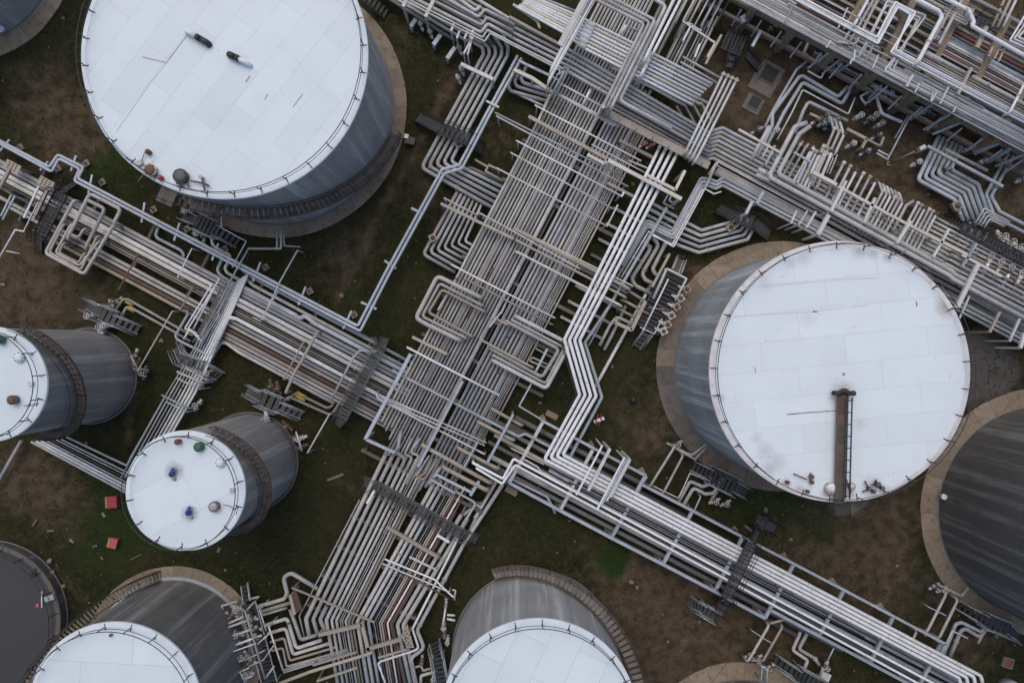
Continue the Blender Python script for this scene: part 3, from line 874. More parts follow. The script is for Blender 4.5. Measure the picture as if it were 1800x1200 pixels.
    L.new(c, B.inputs["Base Color"]); B.inputs["Roughness"].default_value = 0.95
    B.inputs["Specular IOR Level"].default_value = 0.15
    bp = N.new("ShaderNodeBump"); bp.inputs["Strength"].default_value = 0.7; bp.inputs["Distance"].default_value = 0.09
    L.new(add(fine, vfine, 0.5), bp.inputs["Height"]); L.new(bp.outputs[0], B.inputs["Normal"])
    me.materials.append(m)
    o = bpy.data.objects.new("ground", me); COL.objects.link(o); o["kind"] = "structure"
ground()

def grass_mat(name, c0, c1):
    m, nt, N, L, B = mat_base(name)
    geo = N.new("ShaderNodeNewGeometry")
    n = noise(N, L, geo.outputs["Position"], 0.5, 5, 0.7)
    n2 = noise(N, L, geo.outputs["Position"], 9, 2, 0.7)
    c = mixc(N, L, ramp(N, L, n, 0.35, 0.65), c0, c1)
    c = mixc(N, L, ramp(N, L, n2, 0.4, 0.7, 0, 0.6), c, (0.045, 0.038, 0.02))
    L.new(c, B.inputs["Base Color"]); B.inputs["Roughness"].default_value = 0.9
    return m
def tufts():
    vs, fs = [], []
    rnd = random.Random(3)
    def dens(px, py, lst):
        return sum(k * math.exp(-((px-a)**2 + (py-b)**2)/(r*r)) for a, b, r, k in lst)
    cnt = 0
    while cnt < 26000:
        px, py = rnd.uniform(-60, 1860), rnd.uniform(-60, 1260)
        e = dens(px, py, EARTH); g = dens(px, py, GREENS)
        if rnd.random() > max(0.10, 0.6 - 0.55*e + 0.6*g) * (0.35 + 1.1*vnoise(px/28, py/28)**2): continue
        p = W(px, py, 0); cnt += 1
        for q in range(3):
            a = rnd.uniform(0, 6.283); l = rnd.uniform(0.06, 0.17); wd = rnd.uniform(0.02, 0.05)
            c, s = math.cos(a), math.sin(a); b = len(vs)
            ox, oy = rnd.uniform(-.08, .08), rnd.uniform(-.08, .08)
            vs += [(p.x+ox - s*wd, p.y+oy + c*wd, -0.03), (p.x+ox + s*wd, p.y+oy - c*wd, -0.03), (p.x+ox + c*l, p.y+oy + s*l, rnd.uniform(0.05, 0.14))]
            fs.append((b, b+1, b+2))
    me = bpy.data.meshes.new("grass_tufts"); me.from_pydata(vs, [], fs)
    me.materials.append(grass_mat("grass_blades", (0.011, 0.0145, 0.005), (0.032, 0.031, 0.012)))
    o = bpy.data.objects.new("grass_tufts", me); COL.objects.link(o); tag(o, "short rough grass growing over the ground between the tanks", "grass", kind="stuff")
    # stones and litter
    vs, fs = [], []
    for k in range(700):
        px, py = rnd.uniform(-20, 1820), rnd.uniform(-20, 1220); p = W(px, py, 0)
        s = rnd.uniform(0.03, 0.09) if k % 12 else rnd.uniform(.1, .17); b = len(vs)
        for (i, j, h) in ((-1, -1, 0), (1, -1, 0), (1, 1, 0), (-1, 1, 0), (0.1, -.2, 1)):
            vs.append((p.x + s*i*rnd.uniform(.6, 1.2), p.y + s*j*rnd.uniform(.6, 1.2), h*s*0.9 + 0.005 - 0.03*(h == 0)))
        fs += [(b, b+1, b+4), (b+1, b+2, b+4), (b+2, b+3, b+4), (b+3, b, b+4)]
    me = bpy.data.meshes.new("gravel"); me.from_pydata(vs, [], fs); me.materials.append(M["concrete"])
    o = bpy.data.objects.new("gravel", me); COL.objects.link(o); tag(o, "loose pale stones and chips scattered over the grass", "gravel", kind="stuff")
tufts()

# ------------------------------------------------------------------ tanks
D = math.radians
T1 = tank("largest white-roofed tank with two black-ended vents and a stair round its foot", (395, 98), 252, 10.8, "shell", "roof_big", "rim", (D(52), 1.95, 5.2, 0.008), apron=11.48, stair=(-13, -114, 0.1, 10.8, .82), courses=7)
r, cx, cy, R, h = T1
gooseneck(r, (326, 56), (370, 81), h, "rim"); gooseneck(r, (447, 120), (407, 100), h, "rim")
hatch(r, 322, 312, h, 0.52, "black", "dark", 0.5); hatch(r, 268, 301, h, 0.45, "cream", "rust", 0.4)
hatch(r, 285, 314, h, 0.19, "red", "red", 0.3); hatch(r, 264, 269, h, 0.19, "redbrown", "rust", 0.35); hatch(r, 388, 92, h, 0.09, "grey", "grey", 0.2)
for (x, y) in ((246, 287), (255, 298)):
    p = W(x, y, h + .15); MB().box(p, (0.42, 0.36, 0.3), 0.5).build("junction_box", M["steelw"], r)
MB().tube(fillet([W(249, 284, h+.2), W(254, 268, h+.2), W(264, 268, h+.25)], .2), 0.03, 6).build("conduit", M["rust"], r)
for a, b in (((336, 318), (358, 322)), ((355, 312), (360, 335)), ((330, 322), (332, 330)), ((357, 322), (368, 327)), ((310, 322), (322, 328))):
    MB().tube([W(*a, h+.3), W(*b, h+.3)], 0.06, 8).build("fitting", M["rust"], r)
MB().cyl(W(356, 313, h+.2), 0.14, 0.4, 10).build("fitting", M["grey"], r)
pl = W(292, 345, h - 0.25)
for k in range(3):
    q = W(284 + k*9, 341 + k*4, h - 0.1); MB().box(q, (0.42, 1.15, 0.05), D(-24)).build("landing_panel", M["deckb"], r)

T2 = tank("white-roofed tank with a rusty gangway and ladder reaching to its middle", (1476, 653), 229, 10.8, "shellb", "roofd", "rimr", (D(5.5), 2.05, 6.0, 0.008), apron=10.95, apmat=("concmix", "concrete", "concrete", "concmix", "concdark", "concmix", "concdark", "concmix"), stair=(-12, -86, 0.1, 10.7, 0.95), courses=7, flange=1)
r, cx, cy, R, h = T2
gw = MB().bar(W(1480, 694, h+.75), W(1475, 884, h+.45), 0.5, 0.06).build("gangway", M["deckb"], r)
for k in range(11):
    t0, t1 = k/11+.006, (k+1)/11-.006
    a, b = W(1480, 694, h+.79), W(1475, 884, h+.49)
    MB().bar(a.lerp(b, t0), a.lerp(b, t1), 0.48, 0.02).build("grating_panel", M["rust" if k < 3 else "deckb"], gw)
for s_ in (-.3, .3):
    o_ = Vector((s_, 0, 0)); MB().bar(W(1480, 692, h+.72)+o_, W(1475, 884, h+.42)+o_, 0.07, 0.16).build("stringer", M["rust"], gw)
for (xa, xb) in ((1490.5, 1486), (1498, 1493.5)):
    MB().tube([W(xa, 698, h+1.3), W(xb, 876, h+1.0)], 0.05, 6).build("handrail", M["black"], gw)
for k in range(9):
    y = 704 + k*21; MB().tube([W(1485.5-.025*(y-700), y-1, h+1.25-.0016*(y-700)), W(1498.5-.025*(y-700), y, h+1.3-.0016*(y-700))], 0.04, 6).build("rung", M["black"], gw)
for sx in (-1, 1):
    p = W(1480 + sx*12, 690, h + .5)
    v = MB().tube(fillet([p + Vector((-sx*.35, 0, -.4)), p + Vector((-sx*.35, 0, .35)), p + Vector((sx*.05, 0, .45)), p + Vector((sx*.2, 0, .1))], .2), 0.16, 10).build("vent", M["rubber"], r)
    MB().lathe(p + Vector((sx*.05, 0.0, .55)), [(.2, 0), (.17, .1), (.05, .12)], 14).build("hood", M["black"], v)
hatch(r, 1479, 690, h, 0.36, "rust", "rust", 0.5); hatch(r, 1457, 856, h, 0.42, "steelw", "roofd", 0.4); hatch(r, 1480, 657, h, .08, "grey", "grey", .2)
hatch(r, 1494, 853, h, .25, "redbrown", "cream", .3)
for (x, y, s) in ((1424, 836, .16), (1425, 846, .12), (1382, 846, .12), (1417, 862, .12), (1540, 850, .2), (1525, 857, .14), (1548, 856, .15), (1533, 862, .13)):
    hatch(r, x, y, h, s, "redbrown" if x < 1500 else "black", "rust" if x < 1500 else "dark", .3, "fitting")
for a, b in (((1520, 845), (1530, 862)), ((1538, 845), (1553, 860)), ((1516, 864), (1526, 860)), ((1532, 852), (1545, 848)), ((1425, 830), (1425, 850)), ((1395, 832), (1418, 842)), ((1540, 842), (1540, 852)), ((1488, 842), (1496, 866))):
    MB().tube([W(*a, h+.25), W(*b, h+.3)], 0.05, 8).build("fitting", M["black" if a[0] > 1500 else "redbrown"], r)
q = W(1481, 895, h - .1); MB().box(q, (1.25, 0.85, 0.06)).build("landing_panel", M["deckg"], r)
for a, b in (((1467, 885), (1468, 906)), ((1468, 906), (1494, 905)), ((1494, 905), (1494, 888))):
    MB().tube([W(*a, h+.95), W(*b, h+.95)], .03, 6).bar(W(*b, h+.95), W(*b, h-.1), .05, .05).build("handrail", M["black"], r)

roof_mark(T1, [(330, 64), (293, 112)], .03, "dark"); roof_mark(T1, [(293, 112), (262, 150), (203, 232)], .014, "grey"); roof_mark(T1, [(293, 111), (251, 101)], .06, "tan")
roof_mark(T1, [(441, 135), (433, 146)], .035, "dark"); roof_mark(T1, [(472, 166), (466, 176)], .035, "dark"); roof_mark(T1, [(532, 166), (515, 189)], .025, "dark"); roof_mark(T1, [(275, 275), (240, 320)], .02, "grey")
roof_mark(T2, [(1382, 728), (1425, 724), (1471, 721)], .05, "black"); roof_mark(T2, [(1340, 503), (1380, 500), (1465, 492), (1545, 488)], .012, "grey"); roof_mark(T2, [(1290, 557), (1430, 547), (1530, 536)], .012, "grey"); roof_mark(T2, [(1611, 530), (1612, 538)], .07, "dark"); roof_mark(T2, [(1428, 547), (1436, 548)], .1, "dark"); roof_mark(T2, [(1327, 645), (1328, 655)], .05, "dark")
T3 = tank("white-roofed tank cut by the picture edge, dark stair winding round it", (-18, 675), 101, 11.5, "shellg", "roof", "rim", None, apron=0, stair=(64, -205, 11.4, 0.1, 0.62), smat="deckb", courses=6, flange=2)
r, cx, cy, R, h = T3
hatch(r, 4, 597, h, .32, "green", "green", .4); hatch(r, 36, 628, h, .36, "rim", "roof", .2); hatch(r, 28, 702, h, .34, "dark", "rust", .45)
MB().box(W(19, 703, h+.4), (.5, .2, .2), .3).build("vent", M["steelw"], r)
MB().box(W(54, 674, h+.1), (.32, .3, .15)).build("junction_box", M["steelw"], r)
lad = MB()
for x in (55, 67): lad.tube([W(x, 698, h+1.05), W(x-3, 714, h+1.0)], .03, 6)
lad.build("gate", M["rust"], r)
MB().tube([W(42, 713, h+.1), W(68, 709, h+.1)], .03, 6).build("conduit", M["dark"], r)
T4 = tank("small white-roofed tank with two dark-ringed blue valves on its roof", (326, 862), 105, 11.7, "shellg", "roof_small", "rim", (D(28), 3.2, 9.5, 0.008), apron=0, stair=(66, -205, 11.6, 0.1, 0.62), smat="deckb", courses=6, flange=2)
r, cx, cy, R, h = T4
hatch(r, 316, 775, h, .2, "red", "redbrown", .4); hatch(r, 353, 784, h, .34, "green", "green", .4); hatch(r, 389, 812, h, .34, "rim", "roof", .22); hatch(r, 380, 888, h, .36, "dark", "warm", .45)
for (x, y, a) in ((305, 832, 2.0), (334, 899, 2.0)):
    p = W(x, y, h)
    v = MB().lathe((p.x, p.y, h + .02), [(.14, 0), (.14, .25), (.2, .25), (.2, .32), (.1, .5)], 12).build("vent", M["bluep"], r)
    MB().tube([p + Vector((0, 0, .45)), p + Vector((math.cos(a)*-.45, math.sin(a)*.5, .4))], .12, 10).build("outlet", M["bluep"], v)
    MB().lathe(p + Vector((.15, -.35, .02)), [(.12, 0), (.12, .2), (.03, .3)], 10).build("cap", M["tan"], v)
MB().box(W(408, 861, h+.1), (.3, .3, .15)).build("junction_box", M["steelw"], r)
MB().tube(fillet([W(392, 887, h+.2), W(402, 888, h+.2), W(409, 892, h+.2)], .2), .025, 6).build("conduit", M["dark"], r)
lad = MB()
for x in (411, 419): lad.tube([W(x, 889, h+1.05), W(x-4, 904, h+1.0)], .03, 6)
lad.build("gate", M["rust"], r)
T5 = tank("dark-walled tank at the lower edge with a plain white roof and brown stair", (202, 1246), 153, 9.0, "shelld", "roof", "rim", (D(-3), 2.6, 7.0, .011), apron=7.75, stair=(99, 172, 0.1, 9.0, .85), smat="deckt", courses=6, flange=3)
hatch(T5[0], 197, 1114, 9.0, .09, "rust", "rust", .2)
MB().lathe(W(343, 1055, 0.6), [(.42, 0), (.42, .3), (.3, .34)], 16).build("manhole", M["redbrown"], T5[0])
T6 = tank("tank with a pale streaked wall and brown stair curving over its far side", (947, 1260), 173, 10.5, "shell", "roof", "rim", (D(65), 2.3, 6.0, .012), apron=0, stair=(118, -15, 0.1, 10.4, .9), smat="deckt", courses=6, flange=1)
T7 = tank("low dark-roofed tank with pale seams at the lower corner", (-30, 1092), 136, 1.0, "shellk", "roofdark", "concdark", (D(29), 1.35, 30.0, .03), apron=0, courses=2, flange=1)
r, cx, cy, R, h = T7
MB().box(W(74, 1053, h+.1), (.12, 1.4, .12)).build("beam", M["steelw"], r); MB().box(W(88, 1050, h+.2), (.8, .45, .3), .3).build("junction_box", M["blue"], r); MB().box(W(67, 1063, h+.1), (.3, .3, .2), .2).build("junction_box", M["redw"], r)
hatch(r, 58, 1004, h, .35, "dark", "roofdark", .2)
T8 = tank("big charcoal tank leaning in from the edge behind a cracked concrete ring", (2040, 965), 228, 10.8, "shellk", "roofdark", "dark", None, apron=10.9, courses=8, flange=1)
p = W(1657, 872, 0.8); MB().lathe(p, [(.25, 0), (.25, .25), (.2, .3)], 14).build("manhole", M["rim"], T8[0])
T9 = tank("dark blue-grey tank in the top corner with a broad concrete ring", (-271, -229), 191, 10.8, "shellb", "roofdark", "dark", None, apron=9.45, courses=7, flange=1)
p = W(3, 52, 0.8); MB().lathe(p, [(.3, 0), (.3, .2), (.2, .25)], 14).build("manhole", M["rim"], T9[0])
T10 = tank("dark tank under the lower edge with a pale concrete ring", (1388, 1508), 185, 10.8, "shellk", "roofdark", "dark", None, apron=9.1, courses=7, flange=1)
G3 = ["grey", "warm", "grey", "blue", "grey", "warm"]
WG = ["warm", "grey", "warm", "tan", "warm", "grey", "grey"]
# ---------------- central run (rows of pipes climbing to the upper right)
def cline(x470, y0, y1): return [(x470 - .52*(y0-470), y0), (x470 - .52*(y1-470), y1)]
offs = [812, 819.5, 827, 834, 841, 848, 854.5, 861, 868, 875, 882, 889, 896, 903]
ends = [742, 750, 757, 752, 772] + [800]*9
cw = [5.2, 5.4, 4.6, 5.4, 4.6, 4.2, 5.4, 5.2, 3.4, 5.6, 5.4, 4.2, 5.0, 4.4]
run = "the central run"
for i, x in enumerate(offs):
    mt = WG[(i*3) % 7] if i % 4 else "grey"
    cn = {"warm": "warm grey", "grey": "grey", "tan": "tan", "brown": "brown"}[mt]
    pipe(cline(x, ends[i], -25), cw[i]*.9, 1.35, mt, f"{ORD[i]} from the grass side, {cn} pipe in the left half of the central run", run, drop="s" if i < 5 else "", dz=.2, fl=1 if i % 3 == 0 else 0)
pipe(cline(921.5, 700, 120), 5, .9, "dark", "dark grey pipe sunk in the slot down the middle of the central run", run)
for i, (x, y0, y1, mt) in enumerate(((817, 505, 200, "steel"), (851, 690, 420, "warm"), (872, 600, 250, "steelw"), (893, 560, 330, "dark"), (929, 680, 420, "steelw"), (953, 640, 300, "dark"), (978, 560, 250, "warm"))):
    pipe(cline(x, y0, y1), 1.8, 1.62, mt, f"slim conduit lying on top of the central run pipes, {ORD[i]} from the grass side", "slim conduits on the central run")
pipe(cline(912, 850, 60), 8.4, 1.35, "grey", "thickest grey pipe beside the dark slot down the middle of the central run", run)
for i, (x, w) in enumerate(((932, 6), (940.5, 5.5), (948.5, 6.2), (957, 5.8), (965.5, 6.2), (974, 5.8), (982.5, 6.4))):
    mt = ["warm", "blue", "grey", "blue", "warm", "warm", "grey"][i]
    pipe(cline(x, 868 - i*6, 90 + 12*i if i < 5 else 160), w*.93, 1.35, mt, f"{ORD[i]} from the dark middle slot, {'blue-grey' if mt=='blue' else 'grey' if mt=='grey' else 'warm grey'} pipe of the central run", run, fl=1 if i % 2 else 0)
tr = empty("cable_tray", W(990, 470, 0), "ladder cable tray with thin conduits down the right side of the central run", "cable tray")
mb = MB()
for x in (986, 997): mb.bar(W(*cline(x, 870, 200)[0], 1.4), W(*cline(x, 870, 200)[1], 1.4), .05, .1)
mb.build("side_rail", M["steel"], tr)
rm = MB().bar((-.27, -.14, 0), (.27, .14, 0), .05, .04).mesh("rung", Vector((0, 0, 0)), M["steel"])
for k in range(90):
    y = 868 - k*7.4; inst("rung", rm, W(991.5 - .52*(y-470), y, 1.2), tr)
for i, x in enumerate((988.5, 991, 993.6)): MB().tube([W(*cline(x, 870, 200)[0], 1.26), W(*cline(x, 870, 200)[1], 1.26)], .04, 6).build("cable", M["steelw" if i != 1 else "black"], tr)
for i, x in enumerate((1001, 1006, 1013)): pipe(cline(x, 820 - i*40, 175 + 10*i), 3.6, 1.15, ["warm", "tan", "warm"][i], f"thin {['warm grey', 'tan', 'light brown'][i]} line just right of the ladder cable tray", run, cat="conduit", name="conduit")
pipe([(837, 560), (907, 410)], 2, 1.4, "redbrown", "thin dark red line lying on the middle of the central run", run, name="conduit", cat="conduit")
pipe(cline(868, 470, 560), 2, 1.5, "redbrown", "short dark red line beside a pale pipe of the central run", run, name="conduit", cat="conduit")
# right-hand brown strips at the top of the central run
bundle(7, [(1040, 140), (1118, -15)], [(1148, 150), (1232, -15)], [5.5, 6, 5, 6], .9, ["brown", "brown", "warm", "brown", "dark"], "the shaded strips under the upper loops", "the white pipes", fill=True)
# sleepers under the central run
for k in range(9):
    y = 250 + k*68; x = 812 - .52*(y-470)
    beam((x - 8, y - 4), (x + 205, y + 106), 6, 1.08, "concdark", f"concrete sleeper under the central run, {ORD[k]} from its top", name="sleeper", cat="sleeper", group="sleepers under the central run", h=.22, legs="sme", legw=.3)

# ---------------- lower run below the long walkway
sx = [638, 650, 661.5, 672, 681, 689, 695, 698.5, 704.5, 710, 715.5, 724, 733, 742.5, 749, 752, 756, 761, 765, 769, 774.5, 780.5]
sw_ = [9.5, 8.6, 8.6, 7.6, 6, 6, 2, 2, 5, 5, 4.2, 8, 8, 7, 2, 2, 2, 3.6, 4, 3.2, 4.4, 4]
sm_ = ["warm", "grey", "grey", "grey", "grey", "warm", "blue", "steel", "warm", "brown", "brown", "grey", "grey", "blue", "black", "steel", "dark", "warm", "tan", "redbrown", "white", "redbrown"]
tt = [(x - 638)/(781 - 638) for x in sx]
run = "the lower run"
for i, t in enumerate(tt):
    top = (638 + t*143 + 43, 880 + t*40 - 88 + (0 if i < 11 else 25))
    bx = 538 + t*150; by = 1087 + t*8
    if i < 3: low = [(bx + 6 + i*2, by + 30 - 4*i)]
    else: low = [(bx + 24 - 5*t, 1215)]
    mt = sm_[i]
    cn = {"warm": "warm grey", "grey": "grey", "blue": "blue-grey", "steel": "galvanised", "brown": "brownish", "black": "black", "dark": "dark", "tan": "tan", "redbrown": "red-brown", "white": "white"}[mt]
    pipe([top, (bx, by)] + low, sw_[i]*.85, 1.2 if sw_[i] > 2.5 else 1.35, mt, f"{ORD[i]} from the grass edge, {cn} {'pipe' if sw_[i] > 2.5 else 'cable'} in the lower run", run, fl=1 if i in (2, 5, 12) else 0, cat="pipe" if sw_[i] > 2.5 else "conduit", name="pipe" if sw_[i] > 2.5 else "conduit", bend=1.2)
bundle(3, [(800, 898), (688, 1096), (716, 1215)], [(822, 910), (709, 1098), (733, 1215)], 7.6, .9, ["dark", "grey", "grey"], "the right edge of the lower run", "the red-brown lines")
pipe([(632, 878), (540, 1056), (526, 1082), (536, 1122)], 2.6, 1.0, "blue", "thin pale line edging the lower run along the grass", run, name="conduit", cat="conduit", bend=1)
pipe([(884, 850), (815, 956), (733, 1107), (746, 1138), (722, 1156), (735, 1215)], 7.4, .9, "grey", "grey pipe with two kinks running between the grass strip and lower run", "kinked pair", fl=2)
pipe([(806, 944), (725, 1105), (736, 1138), (728, 1143), (664, 1163), (683, 1215)], 4.2, 1.3, "bright", "bright white pipe bending left across the lower run", "kinked pair")
pipe([(872, 846), (838, 905), (834, 910)], 6.5, .8, "grey", "short grey pipe dropping beside the small loops at the crossing", "kinked pair")
bundle(2, [(822, 940), (845, 893), (838, 885), (815, 905), (800, 935)], [(800, 925), (822, 884), (850, 884), (858, 868)], 6, .8, ["warm", "dark"], "the small looped pipes by the walkway end", "the kinked pair")
for k in range(4):
    y = 905 + k*52; x = 628 - .483*(y-880)
    beam((x, y), (x + 165, y + 78), 5, .86, "concdark", f"concrete sleeper under the lower run, {ORD[k]} from the walkway", name="sleeper", cat="sleeper", group="sleepers under the lower run", h=.22, legs="sme", legw=.3)

# ---------------- left run (from the left edge down to the crossing)
def wl(y530, x0, x1): return [(x0, y530 + .535*(x0-530)), (x1, y530 + .535*(x1-530))]
LW = [(567, 7, "grey", -25), (575, 6, "warm", -25), (585, 7.6, "white", -25), (595, 7.6, "cream", -25), (603.5, 3.4, "dark", -25), (608.5, 3.6, "tan", 60), (613.5, 3.4, "brown", -25), (630.5, 6.4, "warm", -25), (639, 6, "warm", 20), (648, 6, "rust", 90), (656.5, 5.6, "tan", 60)]
for i, (y, w, mt, x0) in enumerate(LW):
    cn = {"grey": "grey", "warm": "warm grey", "white": "white", "cream": "cream", "dark": "dark grey", "tan": "tan", "brown": "brown", "rust": "rusty brown"}[mt]
    pipe(wl(y, x0, 728 - i*3), w*1.05, .9 if w < 7.4 else 1.1, mt, f"{ORD[i]} from the upper grass, {cn} pipe along the left run", "the left run", fl=1 if i in (1, 3, 8) else 0)
pipe([(427, 475)] + wl(534, 445, 722), 6, 1.0, "blue", "pale pipe hugging the underside of the twin pipes", "the left run")
pipe([(432, 489)] + wl(547, 445, 725), 6.5, .9, "warm", "warm grey pipe second below the twin pipes near the walkway", "the left run")
pipe(wl(559.5, 425, 520) + [(526, 560), (537, 554.5)] + wl(556, 552, 722), 8.6, 1.1, "blue", "thick blue-grey pipe with a small kink in the left run", "the left run")
pipe([(377, 612), (402, 557)] + wl(621.5, 416, 722), 7.4, 1.5, "white", "thick white pipe turning up beside the vertical white pair", "the left run", bend=1.1)
for i, (y, w, mt, x0) in enumerate([(664, 5.4, "grey", 385), (671.5, 4.8, "warm", 388)]):
    pipe(wl(y, x0, 712), w, .9, mt, ["grey", "warm grey"][i] + " pipe by the lower edge of the left run, " + ORD[i] + " from edge pipe", "the left run")
pipe([(372, 630), (388, 602), (398, 603)] + wl(678, 420, 586), 5.4, .9, "grey", "edge pipe along the dark grass bending down to the small footbridge", "the left run", bend=1.2)
pipe([(318, 543), (333, 548), (308, 590), (312, 597), (372, 627), (380, 606)], 5, 1.4, "steel", "galvanised pipe looping in front of the small footbridge", "the left run")
bundle(2, [(203, 545), (216, 526), (225, 526), (318, 579), (340, 590)], [(212, 560), (222, 540), (229, 540), (308, 584), (335, 600)], 5, .8, "warm", "the pair leaving the platform by the edge tank", "the grass")
for (x, y) in ((227, 533), (230, 544)):
    a, b = W(x-6, y-3, .85), W(x+7, y+4, .85)
    o = MB().tube([a, b], .128, 12).build("pipe_band", M["yellow"], PIPES[-2 if y < 540 else -1])
bundle(2, [(505, 704), (520, 690), (575, 717), (583, 714), (592, 700)], [(495, 708), (508, 697), (578, 728), (585, 727), (622, 664)], 5.2, .8, ["brown", "brown"], "the brown pair leaving the small tank platform", "the pipes")
for (x, y) in ((529, 693), (527, 699)):
    MB().tube([W(x-7, y-4, .82), W(x+9, y+5, .82)], .134, 12).build("pipe_band", M["yellow"], PIPES[-2 if y < 696 else -1])
for k in range(7):
    x = 60 + k*95; y = 540 + .535*(x-530)
    beam((x + 26, y), (x - 26, y + 100), 5, .6, "concdark", f"concrete sleeper under the left run, {ORD[k]} from the picture edge", name="sleeper", cat="sleeper", group="sleepers under the left run", h=.22, legs="sme", legw=.3)
# twin pipes with the zig-zag
bundle(2, [(-20, 237), (87, 294), (102, 272), (147, 294), (137, 314), (629, 573), (677, 480), (777, 298), (807, 290), (855, 200), (910, 98)],
       [(-20, 242), (91, 302), (104, 279), (140, 297), (131, 318), (633, 582), (685, 480), (781, 305), (812, 296), (862, 200), (917, 102)], 5.4, 1.9, "twin", "the long twin line with zig-zags", "the big tank", bend=.9)
for i, (x, y, tx, ty) in enumerate([(37, 260, 4, 261), (103, 297, 75, 295), (153, 288, 127, 295), (181, 321, 157, 334), (271, 369, 250, 385), (330, 403, 308, 417), (396, 438, 375, 452), (468, 470, 447, 489), (545, 512, 527, 530), (623, 553, 606, 572)]):
    pad_support(x, y, 1.62, tx, ty, f"concrete footing with a post under the twin pipes, {ORD[i]} from the picture edge")
for i, (a, b) in enumerate([((723, 366), (744, 376)), ((676, 458), (696, 472)), ((635, 531), (662, 543))]):
    beam(a, b, 4, 1.72, "steel", f"short pale cross-arm under the steep twin pipes, {ORD[i]} from the top", legs="m", name="pipe_support", cat="pipe support", group="short arms under the twin pipes")
beam((855, 178), (877, 189), 3.4, 2.1, "steelw", "pale clamp bar across the twin pipes by the grass square", name="clamp_bar", cat="clamp")
# grey bypass pipes above the left run
pipe([(278, 400), (274, 413), (277, 419), (318, 440), (324, 448), (320, 455), (330, 462), (400, 500)], 6, .7, "blue", "blue-grey pipe stepping down from the twin pipes to the left run", "bypass pipes by the big tank", bend=1.1)
bundle(2, [(372, 420), (374, 430), (381, 436), (404, 448), (404, 455), (395, 472), (400, 480), (425, 494)], [(360, 418), (356, 430), (385, 447), (392, 452), (382, 474), (386, 482), (392, 487), (420, 503)], 6, .7, ["grey", "blue"], "the pipes leaving the dark platform by the big tank", "the twin pipes")

# ---------------- expansion loops over the left run
lp = "expansion loops over the left run"
for i, (nd, w) in enumerate([([(199, 396), (148, 482), (80, 445), (130, 352)], 6), ([(171, 415), (142, 475), (87, 443), (112, 394)], 4.6), ([(174, 424), (140, 467), (98, 444), (125, 394)], 4.4), ([(148, 445), (138, 462), (104, 444), (112, 427)], 4.4), ([(118, 420), (158, 340), (213, 368), (199, 394)], 6.2), ([(149, 438), (185, 367), (152, 351)], 6.2), ([(125, 412), (138, 418), (148, 402)], 5)]):
    pipe(nd, w, 2.3, ["warm", "tan", "warm", "tan", "warm", "warm", "warm"][i], ["outermost", "second", "third", "innermost small", "upward facing tall", "plain hooked", "short low"][i] + (" U of the loops nested left of the left run" if i < 4 else " loop rising over the white pipes of the left run"), lp, drop="se", dz=1.0, name="expansion_loop", bend=1.2)
pipe([(205, 412), (180, 402), (150, 386), (118, 368)], 3.2, 2.2, "steelw", "pale bar tying the tall loops together over white pipes", lp, name="conduit", cat="conduit")
beam((0, 330), (17, 298), 5, 2.4, "tan", "tan portal beam slanting from the upper holed plate at the picture edge", legs="s")
beam((60, 384), (84, 333), 5, 2.4, "tan", "tan portal beam slanting down from the holed plate by the stair", legs="s")
for i, (x, y) in enumerate(((22, 293), (81, 322))):
    p = W(x, y, 2.3); root = empty("anchor_plate", (p.x, p.y, 0), ["tan steel plate with rusty bolt heads nearest the picture edge", "tan steel plate with rusty bolt heads beside the left stair"][i], "anchor plate", "holed anchor plates")
    MB().box(p, (1.35, .75, .08), D(-28)).bar(p - Vector((0, 0, .05)), (p.x, p.y, 0), .2, .2).build("plate", M["tan"], root)
    bm_ = MB().cyl((0, 0, 0), .07, .03, 10).mesh("bolt_head", Vector((0, 0, 0)), M["rust"])
    for k in range(9):
        a, b = (k % 3 - 1)*.32, (k//3 - 1)*.22; R_ = Matrix.Rotation(D(-28), 3, 'Z')
        inst("bolt_head", bm_, p + R_ @ Vector((a, b, .045)), root)
for i, (a, b) in enumerate([((68, 328), (42, 383)), ((20, 343), (2, 380)), ((27, 344), (5, 386)), ((137, 437), (110, 427))][:3]):
    beam(a, b, 2.6, 2.5, "bright" if i == 0 else "steel", ["thin white bar over the left run beside the stair", "outer blue-grey channel at the picture edge", "inner blue-grey channel at the picture edge"][i], name="rail_bar", cat="bar", legs="s")
pipe([(68, 355), (42, 407), (27, 404), (-3, 456)], 2.8, 2.3, "bright", "thin white pipe stepping off the left run down to the picture edge", "white drain lines", bend=.6)
pipe([(11, 441), (35, 446)], 2.5, .5, "steelw", "stub of white pipe on the grass at the picture edge", "white drain lines")
walkway("dark stair bridge over the left run near the picture edge", [([(131, 322, .1), (108, 338, 1.9), (70, 413, 1.9), (69, 436, .1)], 22)], "deck", "black")

# ---------------- vertical white group left of the crossing
vr = "the white group crossing to the small tank"
bundle(8, [(405, 500), (346, 605), (293, 692), (212, 840)], [(436, 482), (384, 600), (343, 690), (256, 842)], [2, 2, 2.8, 2, 3.2, 4.2, 4.6, 4.6], 1.4, ["steel", "white", "steel", "white", "white", "white", "white", "bright"], vr, "the meadow", bend=1.2)
bundle(7, [(55, 776), (236, 873)], [(108, 772), (236, 836)], [4.2, 4.2, 4, 2.2, 1.8, 1.8, 2.2], .8, ["steelw", "white", "white", "steelw", "dark", "steelw", "white"], "the white lines running under the small tank roof", "the lower grass")
pipe([(118, 768), (223, 818), (232, 800), (290, 698)], 4, .9, "blue", "blue-grey pipe turning a corner by the small tank roof", "corner lines", bend=.8)
pipe([(-10, 858), (38, 774)], 6, .7, "grey", "grey pipe leaving the picture beside dark red earth", "corner lines")
